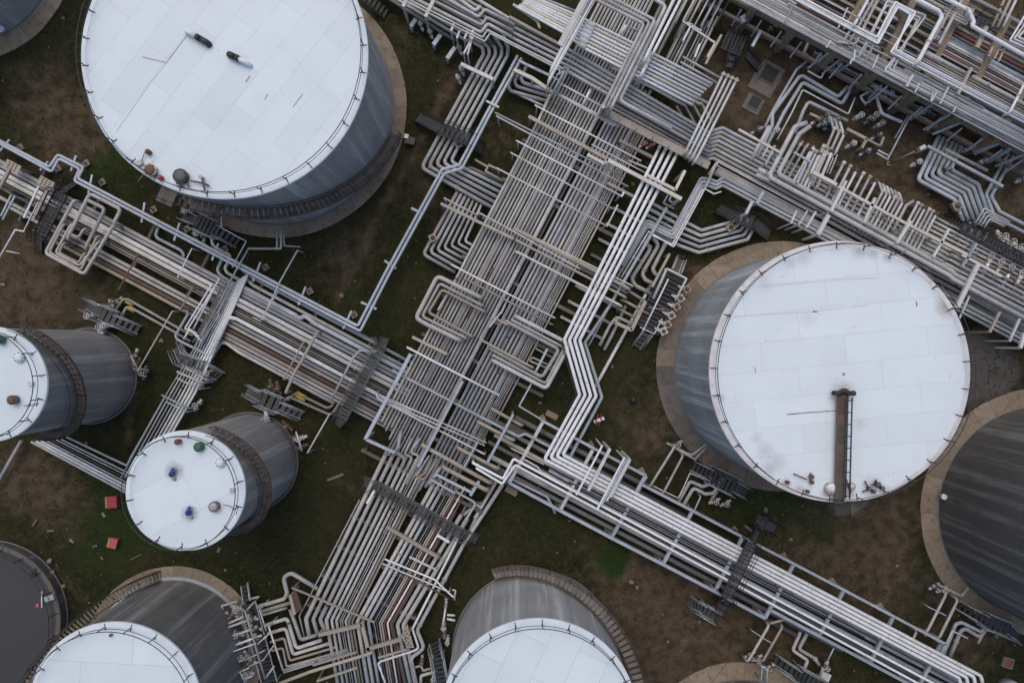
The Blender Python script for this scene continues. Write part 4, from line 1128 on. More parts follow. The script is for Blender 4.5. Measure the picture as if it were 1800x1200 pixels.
for i, nd in enumerate([[(371, 502), (325, 577), (351, 591)], [(377, 505), (331, 577), (346, 586)], [(385, 490), (340, 578)], [(332, 580), (323, 596)], [(340, 585), (355, 600)]]):
    pipe(nd, 3.2, 2.2, "bright" if i < 3 else "white", ["outer long white hook pipe left of the vertical group", "inner long white hook pipe left of the vertical group", "straight thin white pipe inside the white hooks", "short white tail below the outer hook", "short white tail below the inner hook"][i], "white hook pipes", bend=.6, drop="s" if i < 3 else "")
for i, nd in enumerate([[(395, 540), (383, 560), (386, 547), (377, 545), (350, 605)], [(391, 525), (379, 545), (340, 612)], [(398, 520), (384, 546), (384, 555), (347, 613)]]):
    pipe(nd if i else nd[3:], 2.2, 2.0, "steelw", ["left", "middle", "right kinked"][i] + " thin pale conduit beside the white vertical group", "thin conduits by the white group", name="conduit", cat="conduit", bend=.8)
lt = empty("cable_tray", W(360, 560, 0), "dark ladder tray running up between the white hooks and the white pair", "cable tray")
a, b = W(343, 600, 1.9), W(395, 500, 1.9)
for sg in (-.22, .22): MB().bar(a + Vector((sg, sg*.5, 0)), b + Vector((sg, sg*.5, 0)), .05, .12).build("side_rail", M["dark"], lt)
rm2 = MB().bar((-.22, -.11, 0), (.22, .11, 0), .12, .03).mesh("rung", Vector((0, 0, 0)), M["dark"])
for k in range(16): inst("rung", rm2, a.lerp(b, (k+.5)/16), lt)
walkway("small dark footbridge over the white group by the grass", [([(312, 608, .1), (322, 630, 1.5), (360, 645, 1.5), (388, 662, .1)], 20)], "deckg", "steel")
for i, (a, b, w) in enumerate([((311, 653), (357, 673), 4), ((326, 646), (364, 668), 2.4), ((310, 664), (352, 684), 2.4), ((284, 694), (333, 718), 3.4), ((292, 706), (330, 724), 2.6)]):
    beam(a, b, w, 2.1, "steelw" if i < 3 else "steel", f"pale cross pipe over the white group below the footbridge, {ORD[i]} going down", legs="e", name="cross_bar", cat="bar", group="cross pipes below the footbridge", prof="tube")
for i, (x, y) in enumerate(SY(((358, 672), (348, 712), (368, 655)))): valve(x, y, .9, 1.0, 1.1, f"rusty valve at the end of a cross bar below the footbridge, {ORD[i]} from the top", ("rust", "steelw", "warm"))

# ---------------- nested left elbows of the central run
bundle(7, [(804, 337), (744, 447), (800, 479)], [(846, 360), (817, 424), (836, 434)], [6.4, 6, 5.6, 5.4, 5, 5, 5], .7, ["warm", "grey", "grey", "warm"], "the nested elbows left of the central run", "the grass", bend=1.3)
bundle(5, [(822, 68), (848, 84), (850, 96), (741, 295), (876, 371)], [(884, 62), (893, 85), (892, 98), (792, 284), (893, 334)], 6.8, .9, ["grey", "grey", "warm", "grey", "blue"], "the five pipes turning at the grass square", "the big tank", bend=1.4, fl=.6)
pipe([(818, 300), (826, 294), (895, 327)], 6, .7, "brown", "dark brown pipe tucked behind the five turning pipes", "odd pipes by the grass square")
for i, nd in enumerate([[(1005, 190), (897, 160), (893, 150), (905, 122)], [(1005, 182), (908, 152), (905, 143), (915, 122)], [(1000, 172), (920, 146), (915, 138), (925, 118)]]):
    pipe(nd, 6.4, .8, ["grey", "grey", "blue"][i], ["outer", "middle", "inner blue-grey"][i] + " bent pipe above the grass square", "bent pipes above the grass square", bend=1.2)
pipe([(905, 163), (975, 196)], 5, .7, "grey", "lowest straight grey pipe above the grass square", "bent pipes above the grass square")
# loops over the central run
lc = "expansion loops over the central run"
for i, (nd, w) in enumerate([([(845, 523), (769, 485), (731, 559), (750, 570), (808, 598)], 7.6), ([(848, 537), (773, 498), (742, 556), (819, 594)], 5.6), ([(852, 548), (777, 509), (753, 549), (830, 591)], 5.2)]):
    pipe(nd, w, 2.4, ["warm", "warm", "tan"][i], ["thick outer", "middle", "slim inner"][i] + " loop reaching left over the central run to the grass", lc, drop="se", dz=1.0, name="expansion_loop", bend=1.1, fl=0)
for i, (nd, w) in enumerate([([(907, 556), (1002, 605), (960, 683), (867, 634)], 7), ([(899, 562), (992, 611), (959, 674), (866, 624)], 5.4), ([(888, 564), (983, 614), (953, 663), (862, 612)], 7), ([(937, 646), (843, 596), (866, 557), (892, 571)], 4.2)]):
    pipe(nd, w, [2.4, 2.4, 2.4, 2.7][i], ["grey", "warm", "warm", "tan"][i], ["outermost right-hand loop of three over the central run", "middle right-hand loop of three over the central run", "innermost right-hand loop of three over the central run", "thin tan loop opening right over the central run"][i], lc, drop="se", dz=1.0, name="expansion_loop", bend=1.1)
for i, nd in enumerate([[(978, 632), (941, 612), (945, 603), (975, 618)], [(970, 650), (930, 634), (936, 628), (972, 645)], [(978, 622), (948, 608)]]):
    pipe(nd, 3.6, 1.0, "grey" if i != 1 else "warm", ["small grey hooked pipe inside the right-hand loops", "small warm hooked pipe inside the right-hand loops", "short straight pipe inside the right-hand loops"][i], lc, bend=1.0)

# ---------------- white run to the right of the central run, turning into the right rack
wr = "the long white run"
bundle(4, [(1166, 245, 1.2), (1147, 285), (992, 597), (1019, 694), (957, 807), (1686, 1191), (1692, 1222)], [(1200, 252, 1.2), (1180, 290), (1019, 598), (1048, 696), (989, 799), (1724, 1187), (1732, 1222)], 5.9, 3.0, ["white", "white", "white", "white"], wr, "the central run", bend=1.0)
pipe([(1150, 282), (987, 603), (1013, 694), (1000, 716)], 2.4, 2.9, "black", "thin black cable beside the first pipe of the long white run", wr, name="conduit", cat="conduit", bend=.6)
pipe([(1172, 365), (1070, 540), (1028, 602), (1058, 698), (1002, 803)], 5.6, 2.0, "blue", "slimmer blue-grey pipe following the white run on its right", wr, drop="e", bend=.9)
pipe([(1090, 505), (1035, 607)], 3, 1.6, "steelw", "thin pale pipe between the white run and the pump deck", wr)
# nested corner lines beside the pump deck
bundle(3, [(1108, 436), (1137, 387), (1181, 408), (1232, 313), (1248, 315), (1260, 320), (1272, 312), (1350, 354), (1500, 432), (1830, 606)], [(1080, 497), (1138, 398), (1184, 420), (1236, 325), (1248, 328), (1258, 332), (1270, 326), (1345, 366), (1492, 444), (1810, 612)], 5.6, 1.5, ["blue", "blue", "grey"], "the zig-zag corner lines beside the deck", "the grass wedge", bend=1.0)
bundle(2, [(1092, 488), (1140, 407), (1184, 434), (1239, 332), (1255, 341), (1268, 337), (1308, 357)], [(1098, 492), (1142, 412), (1182, 430), (1233, 336), (1240, 330), (1262, 285)], 2.8, 1.9, "bright", "the thin white corner lines beside the deck", "the grass wedge", bend=.6)
bundle(3, [(1130, 422), (1144, 436), (1110, 490), (1117, 502), (1150, 519)], [(1165, 415), (1172, 424), (1147, 473), (1151, 481), (1168, 489)], 7.4, .7, ["warm", "warm", "warm"], "the S-bent pipes beside the deck", "the white run", bend=1.3)
bundle(5, [(1140, 354), (1208, 392), (1233, 405), (1290, 389), (1300, 378)], [(1128, 398), (1195, 432), (1228, 444), (1314, 421), (1330, 392)], 6.2, .8, ["blue", "grey", "grey", "blue", "grey"], "the bent pipes in the grass wedge", "the dark footbridge", bend=1.0, fl=.4)
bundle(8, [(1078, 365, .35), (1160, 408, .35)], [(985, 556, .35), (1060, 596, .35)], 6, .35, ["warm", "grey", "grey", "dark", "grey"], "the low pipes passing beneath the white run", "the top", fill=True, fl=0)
bundle(2, [(1100, 537), (1075, 590), (1062, 615)], [(1145, 500), (1056, 662), (1046, 680)], 6, .5, ["grey", "steelw"], "the pale pipes from the pump deck to the grass", "the white run", fl=.5)
pipe([(1112, 570), (1092, 560), (1083, 558), (1072, 572), (1054, 607)], 5.6, 1.2, "warm", "bent warm grey pipe beside the pump deck", "pump deck pipes", bend=1.2)
for i, nd in enumerate([[(1095, 527), (1140, 552)], [(1088, 543), (1120, 560)], [(1095, 505), (1135, 530)]]):
    pipe(nd, 5, 1.6, ["tan", "tan", "grey"][i], f"short tan pipe running onto the pump deck, {ORD[i]} of three", "pump deck pipes", drop="s", dz=.4)
# long pipes crossing high over the central run
cx_ = "long pipes crossing over the central run"
for i, (a, b, w, mt) in enumerate([((903, 402), (1107, 508), 7, "tan"), ((913, 405), (1113, 503), 3, "cream"), ((907, 422), (1101, 523), 4.8, "tan"), ((907, 442), (1093, 538), 4.8, "cream"), ((890, 400), (1020, 473), 2.6, "steelw")]):
    pipe([a, b], w, 2.7, mt, ["thickest tan pipe crossing over the central run", "slim cream pipe just above the thickest tan crossing pipe", "tan pipe below the thickest crossing pipe", "lowest cream pipe crossing over the central run and white run", "short thin pale pipe crossing the middle of the central run"][i], cx_, drop="se", dz=1.2, fl=0)
# thin bars on portals over the central run
bars = [((940, 185), (1127, 283), 3, "bright", "tube"), ((870, 198), (1098, 312), 3, "steel", "tube"), ((872, 204), (1104, 328), 3, "steelw", "tube"), ((907, 247), (1093, 345), 3, "bright", "tube"), ((897, 268), (1077, 367), 3, "steelw", "tube"), ((872, 295), (1068, 398), 3, "steelw", "tube"),
        ((780, 348), (838, 378), 3, "steelw", "tube"), ((840, 373), (905, 408), 3, "steelw", "tube"), ((793, 465), (976, 559), 3, "bright", "tube"), ((818, 490), (972, 571), 3.2, "tan", "tube"), ((715, 610), (878, 695), 3.8, "bright", "tube"), ((1040, 254), (1140, 307), 2.6, "steelw", "tube"), ((684, 701), (855, 778), 2.8, "cream", "tube"), ((682, 708), (852, 783), 2.8, "steelw", "tube")]
names = ["long white bar highest on the central run", "upper of the twin grey bars across the central run", "lower of the twin grey bars across the central run", "white bar ending in a small hook over the central run", "grey bar below the hooked white bar", "grey bar starting at the grass square", "short bar over the nested elbows", "short bar at the lower end of the tan beam", "long thin white bar across the middle of the central run", "thin tan bar below the long middle white bar", "bright white bar across the lower central run", "thin bar just right of the tan plate", "upper thin cream rail over the crossing", "lower thin pale rail over the crossing"]
for (a, b, w, mt, pf), nm in zip(bars, names):
    beam(a, b, w, 2.5, mt, nm, legs="se", name="cross_bar", cat="bar", group="bars carried across the central run", prof=pf, legw=.1)
beam((1092, 346), (1097, 338), 3, 2.5, "bright", "hooked white tip at the right end of a bar", name="cross_bar", cat="bar")
beam((1067, 397), (1086, 360), 2.6, 2.5, "steelw", "thin bar joining two bar ends beside the white run", name="cross_bar", cat="bar")
for i, (a, b, w, mt, nm) in enumerate([((929, 205), (1064, 278), 6, "tan", "flat tan beam high across the central run"), ((775, 358), (903, 420), 5, "tan", "tan beam over the nested elbows"), ((725, 592), (786, 622), 5, "tan", "tan beam across the left pipes by the dark grass"), ((1088, 247), (1152, 280), 5.5, "brown", "brown beam under the tan plate"), ((1068, 322), (1117, 347), 4.6, "tan", "short tan beam by the white run"), ((1105, 282), (1143, 298), 3, "warm", "short grey beam beside the brown one")]):
    beam(a, b, w, 2.3, mt, nm, legs="se", group="beams across the central run")
# cream rust-spotted pipe/beams by the white run
rs = [((1032, 272), (1063, 288), 5), ((1066, 280), (1198, 350), 6.5), ((1138, 308), (1187, 334), 5), ((1187, 334), (1204, 300), 5), ((1063, 288), (1068, 279), 4)]
for i, (a, b, w) in enumerate(rs):
    beam(a, b, w, 3.6, "cream", ["short cream rust-spotted channel left of the long one", "long cream rust-spotted channel crossing the white run", "upper cream rust-spotted channel over the white run", "upright-lying cream channel closing the corner by the grass", "small cream step joining two channels"][i], legs="e" if i in (1, 3) else "", group="cream rust-spotted channels", h=.18)
for i, nd in enumerate([[(1185, 367), (1166, 357), (1174, 343)], [(1187, 360), (1176, 352), (1180, 345)]]):
    pipe(nd, 3, 1.4, "steel", ["outer", "inner"][i] + " small galvanised hook below the cream channel", "small hooks", bend=.5)
for (x, y, i) in ((1139, 246, 0), (1143, 257, 1), (1131, 255, 2)): valve(x, y, 2.0, .5, .8, f"red-wheeled valve beneath the tan plate, {ORD[(i + 1) % 3]} from the left", ("dark", "redw", "steelw"))
# pale pipes over the lower crossing
for i, (nd, w, mt, nm) in enumerate([([(690, 651), (840, 730), (912, 767), (923, 762), (1006, 806)], 4.8, "blue", "long pale pipe with a kink crossing from left run to right rack"), ([(661, 690), (664, 700), (852, 798)], 4, "steelw", "cream pipe with a bent tip above the crossing"), ([(864, 718), (918, 748)], 6, "tan", "short cream pipe stub right of the crossing, uppermost"), ([(840, 741), (903, 774)], 6, "tan", "short cream pipe stub right of the crossing, second"), ([(805, 787), (876, 824)], 6, "tan", "short cream pipe stub right of the crossing, third"), ([(742, 782), (863, 849)], 7.2, "tan", "thick cream pipe bending off the crossing, upper of two"), ([(779, 821), (857, 862)], 7.2, "tan", "thick cream pipe bending off the crossing, lower of two")]):
    pipe(nd, w, 2.6, mt, nm, "pale pipes over the crossing", drop="se", dz=1.0, bend=1.1)
bundle(2, [(831, 813), (884, 841), (903, 806), (1640, 1200), (1680, 1221)], [(838, 823), (883, 850), (906, 817), (1624, 1206), (1655, 1222)], 4.6, 3.3, "bright", "the thin bright pair along the lower side of the right rack", "the white run", bend=.7, drop="s", dz=1.2)
pipe([(862, 757), (886, 768)], 2.6, 2.4, "redbrown", "red-brown pipe lying beside the steel beam at the crossing", "crossing details"); pipe([(890, 779), (914, 803)], 2.4, 2.0, "redbrown", "short red-brown pipe further along the crossing", "crossing details")
pipe([(898, 787), (956, 816)], 2.6, 3.0, "steelw", "thin pale line beside the first corner of the white run", "crossing details"); pipe([(922, 807), (945, 820), (950, 827), (990, 848)], 2.2, 2.4, "white", "thin kinked line below the white corner", "crossing details", bend=.5)
for i, (nd, w) in enumerate([([(705, 757), (698, 795), (712, 806), (706, 822)], 6.5), ([(725, 770), (711, 798), (725, 804), (714, 827)], 5), ([(738, 770), (721, 794), (737, 801), (720, 832)], 5), ([(755, 800), (731, 836)], 4), ([(760, 805), (747, 832), (738, 836), (735, 842)], 3.4), ([(770, 805), (748, 840), (740, 843)], 3.4), ([(775, 820), (755, 850)], 7)]):
    pipe(nd, w, 1.5, ["grey", "warm", "warm", "warm", "tan", "tan", "grey"][i], f"S-shaped grey jumper between central and lower runs, {ORD[i]} from the grass", "jumpers at the crossing", drop="e", dz=.8, bend=1.1)
# light blue steel at the crossing
for i, (a, b, w, z, nm, lg) in enumerate([((722, 622), (642, 772), 6, 3.2, "long pale blue steel beam standing over the left run end", "se"), ((644, 772), (694, 795), 5, 3.2, "short pale blue beam at the foot of the long one", "e"), ((813, 670), (735, 820), 4.6, 3.0, "pale blue steel beam slanting through the lower central run", "se"), ((902, 728), (857, 812), 4.4, 3.0, "pale blue steel beam right of the crossing", "se"), ((842, 845), (827, 870), 5, 2.6, "short pale blue beam above the walkway end", "e"), ((766, 833), (831, 866), 4, 2.4, "upper pale blue beam by the walkway", "s"), ((758, 842), (800, 866), 3.4, 2.2, "lower pale blue beam by the walkway", "s"), ((840, 775), (816, 820), 2.6, 3.2, "thin grey beam between the cream stubs", "se"), ((881, 548), (860, 575), 3, 2.8, "short pale steel strut inside the right loops", ""), ((770, 545), (790, 510), 3, 2.0, "pale steel strut inside the left loops", "s"), ((880, 552), (895, 520), 3.4, 2.0, "pale strut above the thin tan loop", ""), ((962, 613), (942, 652), 3.6, 2.1, "pale lattice strut inside the right loops", "e"), ((935, 672), (912, 714), 2.6, 2.0, "thin strut from the loops to the rack corner", "s"), ((912, 713), (952, 737), 2.6, 2.4, "thin bar from the strut to the rack corner", "")]):
    beam(a, b, w, z, "steel", nm, legs=lg, prof="h" if w > 3.5 else "box", h=.22, group="pale blue steelwork at the crossing")
pipe([(800, 863), (834, 882), (835, 887), (818, 915)], 4, 2.0, "blue", "pale blue pipe bending down at the walkway end", "crossing details", bend=.7, drop="e")
# ---------------- right rack: steel frame with dark lower pipes
rk = empty("pipe_rack", W(955, 740, 0), "pale blue steel frame carrying the white run towards the lower right", "pipe rack")
ZR = 2.3
def chord(nodes, w, z, nm):
    for a, b in zip(nodes[:-1], nodes[1:]):
        MB().hbeam(W(a[0], a[1], z), W(b[0], b[1], z), m_at(w, z), .2).build(nm, M["steel"], rk)
chord([(955, 740), (1043, 787), (1134, 835)], 4.4, ZR, "side_beam"); chord([(1134, 835), (1117, 866)], 4.4, ZR, "cross_beam")
chord([(1128, 851), (1217, 897), (1305, 943), (1395, 990), (1483, 1036), (1570, 1082), (1662, 1131)], 4.2, ZR, "side_beam"); chord([(1662, 1131), (1653, 1148)], 6, ZR, "cross_beam")
chord([(895, 848), (985, 897), (1075, 945), (1165, 991), (1257, 1039), (1345, 1086)], 5, ZR, "side_beam"); chord([(1356, 1072), (1440, 1117), (1530, 1165), (1620, 1213)], 5, ZR, "side_beam")
for i, (a, b) in enumerate([((955, 740), (895, 848)), ((1043, 788), (985, 896)), ((1136, 836), (1075, 944)), ((1217, 898), (1165, 991)), ((1305, 944), (1257, 1038)), ((1395, 991), (1345, 1085)), ((1483, 1037), (1440, 1116)), ((1570, 1083), (1530, 1163)), ((1655, 1130), (1612, 1210))]):
    MB().hbeam(W(a[0], a[1], ZR - .215), W(b[0], b[1], ZR - .215), m_at(5.5, ZR), .2).build("cross_beam", M["steel" if i > 1 else "steelw"], rk)
    for p in (a, b):
        q = W(p[0], p[1], ZR); MB().bar((q.x, q.y, ZR - .33), (q.x, q.y, 0), .2, .2).build("column", M["steel"], rk)
        MB().box((q.x, q.y, .1), (.55, .55, .2), .5).build("footing", M["concrete"], rk)
rl = "the lower pipes of the right rack"
bundle(2, [(905, 733), (1300, 940)], [(893, 745), (1212, 911)], 8.6, .8, ["dark", "dark"], "the upper side of the right rack", "the meadow", fl=.9)
bundle(3, [(880, 752), (1115, 878), (1710, 1190)], [(858, 776), (1095, 905), (1690, 1218)], 7.6, .7, ["brown", "warm", "dark"], rl, "the white run")
bundle(3, [(965, 826), (1090, 893), (1700, 1212)], [(950, 840), (1078, 908), (1650, 1212)], 7, 1.6, ["blue", "blue", "dark"], "the middle level of the right rack", "the white run")
bundle(3, [(862, 802), (1180, 968), (1560, 1168)], [(845, 822), (1100, 957), (1400, 1116)], 8.8, .8, ["grey", "dark", "dark"], "the lower grass side of the right rack", "the bright pair")
pipe([(900, 842), (962, 873), (971, 890), (976, 902)], 5, 1.5, "blue", "pale blue pipe bending down to the lower grass edge", rl, bend=.7)
pipe([(1000, 846), (1280, 992), (1520, 1120)], 2.4, 2.2, "black", "thin black cable along the inside of the right rack", rl, name="conduit", cat="conduit")
for a, b, w, mt, nm in [((1059, 782), (1013, 869), 3, "bright", "slim white bar, first over the right rack"), ((1072, 788), (1034, 862), 5.2, "steelw", "pale flat beam between two slim bars over the right rack"), ((1098, 803), (1049, 896), 3, "bright", "slim white bar left of the wide pale beam"), ((1107, 806), (1072, 872), 6, "steelw", "widest pale beam over the right rack"), ((1101, 806), (1056, 890), 2.2, "steel", "thin grey bar beside the widest pale beam"), ((1072, 870), (1066, 880), 3, "steelw", "small foot below the widest pale beam")]:
    beam(a, b, w, 4.0, mt, nm, legs="s", prof="box", group="beams laid over the right rack")
walkway("dark stair bridge crossing the right rack", [([(1262, 1079, 1.4), (1277, 1052, 1.4), (1277, 1050, 3.8), (1322, 954, 3.8), (1332, 930, 1.5), (1343, 906, 1.5)], 17), ([(1236, 1067, .1), (1218, 1057, .1)], 17), ([(1336, 918, 1.5), (1362, 928, .1)], 17)], "deckg", "black")
walkway("small grey stair and landing below the right rack bridge", [([(1257, 1081, 1.3), (1236, 1069, 1.3), (1214, 1057, .1)], 18)], "deckg", "steel")
beam((1309, 923), (1322, 933), 5, .2, "concdark", "grey concrete stub beside the right rack bridge", name="plinth", cat="plinth")

# stubs from the right rack to the tanks
def poles(lst, grp):
    for i, (a, b, w, mt, nm) in enumerate(lst): pipe([a, b], w, 1.7, mt, nm, grp, drop="se", dz=.3)
poles([((1187, 783), (1142, 855), 4.6, "warm", "upper grey crossing pipe towards the gangway tank"), ((1201, 800), (1165, 868), 4.6, "warm", "lower grey crossing pipe towards the gangway tank"), ((1232, 872), (1220, 898), 3, "steel", "short pale post pipe near the gangway tank")], "links to the gangway tank")
pipe([(1172, 778), (1205, 795), (1217, 799), (1242, 780)], 4, .9, "warm", "bent grey pipe at the foot of the gangway tank, upper", "links to the gangway tank", bend=.8); pipe([(1222, 806), (1242, 786)], 4, .9, "warm", "straight grey stub at the foot of the gangway tank", "links to the gangway tank")
pipe([(1187, 787), (1224, 808)], 5, .9, "warm", "low grey pipe joining the crossing pipes", "links to the gangway tank")
bundle(2, [(1192, 884), (1213, 845), (1235, 855), (1248, 850), (1251, 842)], [(1200, 890), (1219, 857), (1240, 868), (1255, 866), (1263, 850)], 6.4, .9, ["grey", "warm"], "the hooked pipes at the gangway tank platform", "the rack", bend=1.0)
pipe([(1247, 885), (1254, 872), (1262, 862)], 5.6, .7, "tan", "tan pipe under the gangway tank platform", "links to the gangway tank")
pipe([(1147, 853), (1192, 875), (1196, 868), (1213, 831), (1240, 843)], 2, 1.0, "white", "thin white line zig-zagging to the gangway tank platform", "links to the gangway tank", bend=.5, name="conduit", cat="conduit")
walkway("dark platform with stairs at the foot of the gangway tank", [([(1217, 818, .1), (1245, 832, 1.2)], 17), ([(1245, 832, 1.2), (1293, 856, 1.2)], 30), ([(1293, 856, 1.2), (1312, 866, .1)], 17)], "deck", "steel")
poles([((1664, 1042), (1628, 1112), 5, "warm", "upper grey crossing pipe towards the charcoal tank"), ((1684, 1053), (1650, 1122), 5, "warm", "lower grey crossing pipe towards the charcoal tank"), ((1632, 1066), (1664, 1082), 2.2, "steel", "thin cross brace between the grey crossing pipes"), ((1612, 1108), (1604, 1124), 4, "grey", "short grey pipe below the upper chord near the charcoal tank")], "links to the charcoal tank")
pipe([(1645, 1025), (1690, 1047), (1702, 1033)], 4.6, .8, "warm", "bent warm grey pipe at the foot of the charcoal tank", "links to the charcoal tank", bend=.8)
bundle(2, [(1658, 1150), (1680, 1096), (1690, 1093), (1725, 1110), (1733, 1098)], [(1670, 1152), (1689, 1108), (1697, 1104), (1722, 1119), (1738, 1100)], 6.4, .9, ["blue", "warm"], "the hooked pipes by the charcoal tank platform", "the rack", bend=1.0)
pipe([(1654, 1150), (1674, 1108), (1701, 1121)], 3.2, 1.6, "steelw", "thin white pipe over the hooked pipes by the charcoal tank", "links to the charcoal tank", bend=.5); pipe([(1719, 1130), (1732, 1105)], 4.6, 1.0, "tan", "tan post pipe beside the charcoal tank platform", "links to the charcoal tank")
walkway("dark platform with stairs at the foot of the charcoal tank", [([(1683, 1062, .1), (1722, 1084, 1.2)], 15), ([(1722, 1084, 1.2), (1775, 1106, 1.2)], 24), ([(1775, 1106, 1.2), (1787, 1118, .1)], 15)], "deck", "steel")
poles([((1352, 1098), (1314, 1163), 4.6, "warm", "left grey crossing pipe towards the lower ring tank"), ((1376, 1100), (1340, 1163), 4.6, "tan", "right tan crossing pipe towards the lower ring tank"), ((1322, 1108), (1356, 1130), 2, "steel", "thin brace on the crossing pipes of the lower ring tank"), ((1340, 1170), (1338, 1196), 3, "steel", "left pale post on the lower concrete ring"), ((1349, 1175), (1348, 1200), 3, "steel", "right pale post on the lower concrete ring")], "links to the lower ring tank")
pipe([(1353, 1095), (1380, 1088)], 4.6, 1.6, "tan", "tan pipe joining the crossing pipes to the rack", "links to the lower ring tank"); pipe([(1336, 1168), (1356, 1180)], 3, 1.2, "bright", "short white pipe on the lower concrete ring", "links to the lower ring tank")
bundle(2, [(1407, 1110), (1393, 1142), (1420, 1160), (1412, 1178)], [(1420, 1110), (1404, 1140), (1432, 1156), (1440, 1168)], 6, .8, "warm", "the bent pair below the right rack", "the lower ring tank", bend=1.0)
pipe([(1454, 1161), (1440, 1188)], 5, .8, "tan", "tan pipe beside the lower ring tank platform", "links to the lower ring tank"); pipe([(1455, 1160), (1466, 1138)], 2.6, .9, "steelw", "thin pale line rising to the rack by the lower ring tank", "links to the lower ring tank")
walkway("dark platform with stairs above the lower ring tank", [([(1360, 1156, .1), (1397, 1180, 1.1)], 17), ([(1397, 1180, 1.1), (1440, 1204, 1.1)], 26)], "deck", "steel")
for i, (x, y, a) in enumerate(SX([(1190, 780, .5), (1246, 838, 1.1), (1256, 880, .4), (1262, 846, .5), (1330, 1156, .5), (1318, 1150, .5), (1352, 1172, .5), (1450, 1170, 1), (1655, 1035, .5), (1730, 1100, 1), (1642, 1030, .5), (1275, 884, .5)])):
    valve(x, y, .9, a, 1.0, f"grey hand valve at a tank platform right of the white run, {ORD[i]} from the left", (["dark", "grey"][i % 2], ["steelw", "rust"][i % 2], "warm"), "hand valves by the right-hand platforms")
p = W(1448, 1183, .9); crate_like_box("junction_box", 1448, 1185, .5, (.75, .6, .35), -.4, "steelw", "white two-knob box beside the lower ring tank", "junction box")

# ---------------- upper band of pipes (upper left to the fan)
nb_ = "the upper band"
bundle(5, [(690, -36), (900, 77), (1000, 127), (1246, 267)], [(815, -15), (900, 36), (1008, 92), (1249, 236)], 6, 2.4, ["grey", "grey", "blue", "grey", "grey"], nb_, "the lower side", fl=.5)
bundle(2, [(700, -10), (848, 66), (857, 53), (995, 124), (972, 166)], [(705, -1), (852, 73), (862, 59), (985, 124), (965, 160)], 3.2, 2.9, "steelw", "the thin white pair edging the upper band", "the grass", bend=.6)
for i, nd in enumerate([[(735, -12), (847, 45), (856, 31), (902, 55)], [(768, -12), (842, 31), (852, 17), (905, 44)], [(710, -12), (846, 58), (857, 42), (900, 66)]]):
    pipe(nd, 6, 2.7, "grey", ["middle", "upper", "lower"][i] + " grey pipe stepping sideways in the upper band", nb_, bend=1.0)
pipe([(795, -10), (836, 20), (845, 11)], 6.4, 2.7, "grey", "grey pipe ending in a short hook in the upper band", nb_, bend=1.0)
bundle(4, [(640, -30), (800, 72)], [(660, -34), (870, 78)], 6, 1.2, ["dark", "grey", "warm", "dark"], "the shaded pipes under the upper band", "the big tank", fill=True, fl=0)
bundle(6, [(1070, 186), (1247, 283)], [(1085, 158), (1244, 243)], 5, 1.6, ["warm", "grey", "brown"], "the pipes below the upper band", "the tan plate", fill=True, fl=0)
beam((1062, 196), (1246, 292), 13, 2.9, "tan", "broad tan plate beam closing the lower side of the upper band", h=.2)
for k in range(6):
    x = 1088 + k*29; p = W(x, 205 + (x-1070)*.523, 3.02); MB().bar(p + Vector((-.1, -.2, 0)), p + Vector((.1, .2, 0)), .06, .05).build("cleat", M["rust"], bpy.data.objects[[o.name for o in bpy.data.objects if o.get("label", "").startswith("broad tan plate")][0]])
beam((895, 30), (986, 80), 4.6, 2.9, "tan", "slim tan beam along the upper band")
for i, (a, b, w) in enumerate([((717, -5), (709, 13), 6), ((766, -6), (748, 31), 6), ((798, 43), (793, 55), 4), ((808, 55), (803, 68), 3.4), ((822, 56), (816, 69), 3.4), ((832, 54), (826, 67), 3.4), ((833, 62), (815, 95), 3), ((829, 70), (822, 97), 3)]):
    beam(a, b, w, 2.8, "steelw", f"pale end of a portal on the upper band, {ORD[i]} from the top", legs="e", group="portals on the upper band")
for i, (x, y) in enumerate(((736, 28), (776, 60), (800, 84))):
    beam((x, y), (x - 14, y + 34 - 14), 7, .9, "steel", f"grey bracket plate below the upper band, {ORD[i]} from the top", legs="e", name="bracket", cat="bracket", group="brackets below the upper band")
beam((810, 113), (867, 140), 6, 1.9, "steelw", "pale flat beam over the five pipes near the grass", legs="se")
for i, (x, y) in enumerate(SX(((812, 125), (806, 140), (740, 46), (757, 60), (808, 88)))): valve(x, y, .8, 2.0, .9, f"small grey valve on the grass edge of the upper band, {ORD[i]} from the left", ("dark", "steel", "grey"))
# white insulated pipes
wb = "the broad white pipes"
bundle(8, [(908, 12), (995, 60), (1025, 84), (1092, 119), (1216, 184)], [(935, -6), (1010, 26), (1040, 40), (1112, 76), (1252, 148)], 4.9, 3.6, ["white", "white", "cream", "white", "white", "white", "cream", "white"], wb, "the upper band", bend=.8, fl=.5)
bundle(4, [(1075, 118), (1150, 156), (1205, 186)], [(1085, 105), (1170, 142), (1245, 182)], 5, 3.0, ["cream", "white", "white", "cream"], "the cream pipes below the broad white ones", "the upper band")
for k, (x, y) in enumerate([(1022, 80), (1026, 72), (1029, 64), (1032, 57), (1035, 50), (1038, 43)]):
    p = W(x, y, 3.66); MB().tube([p - Vector((.35, -.18, 0)), p + Vector((.35, -.18, 0))], .21, 12).build("flange", M["white" if k else "cream"], PIPES[-5 - k])
bundle(3, [(902, 8), (945, 38), (949, 50)], [(930, -12), (990, 12), (1010, 20)], 5.4, 3.2, ["cream", "cream", "blue"], "the cream pipes at the top edge", "the broad white pipes")
pl_ = [(1047, -4), (1132, 42), (1060, 187)]
bundle(3, [(1040, -4), (1132, 43), (1060, 188)], [(1074, -4), (1151, 36), (1074, 190)], 5.6, 4.7, ["grey", "grey", "warm"], "the big nested loop over the white pipes", "the left", bend=.9, drop="e", dz=2.4, word="loop pipe")
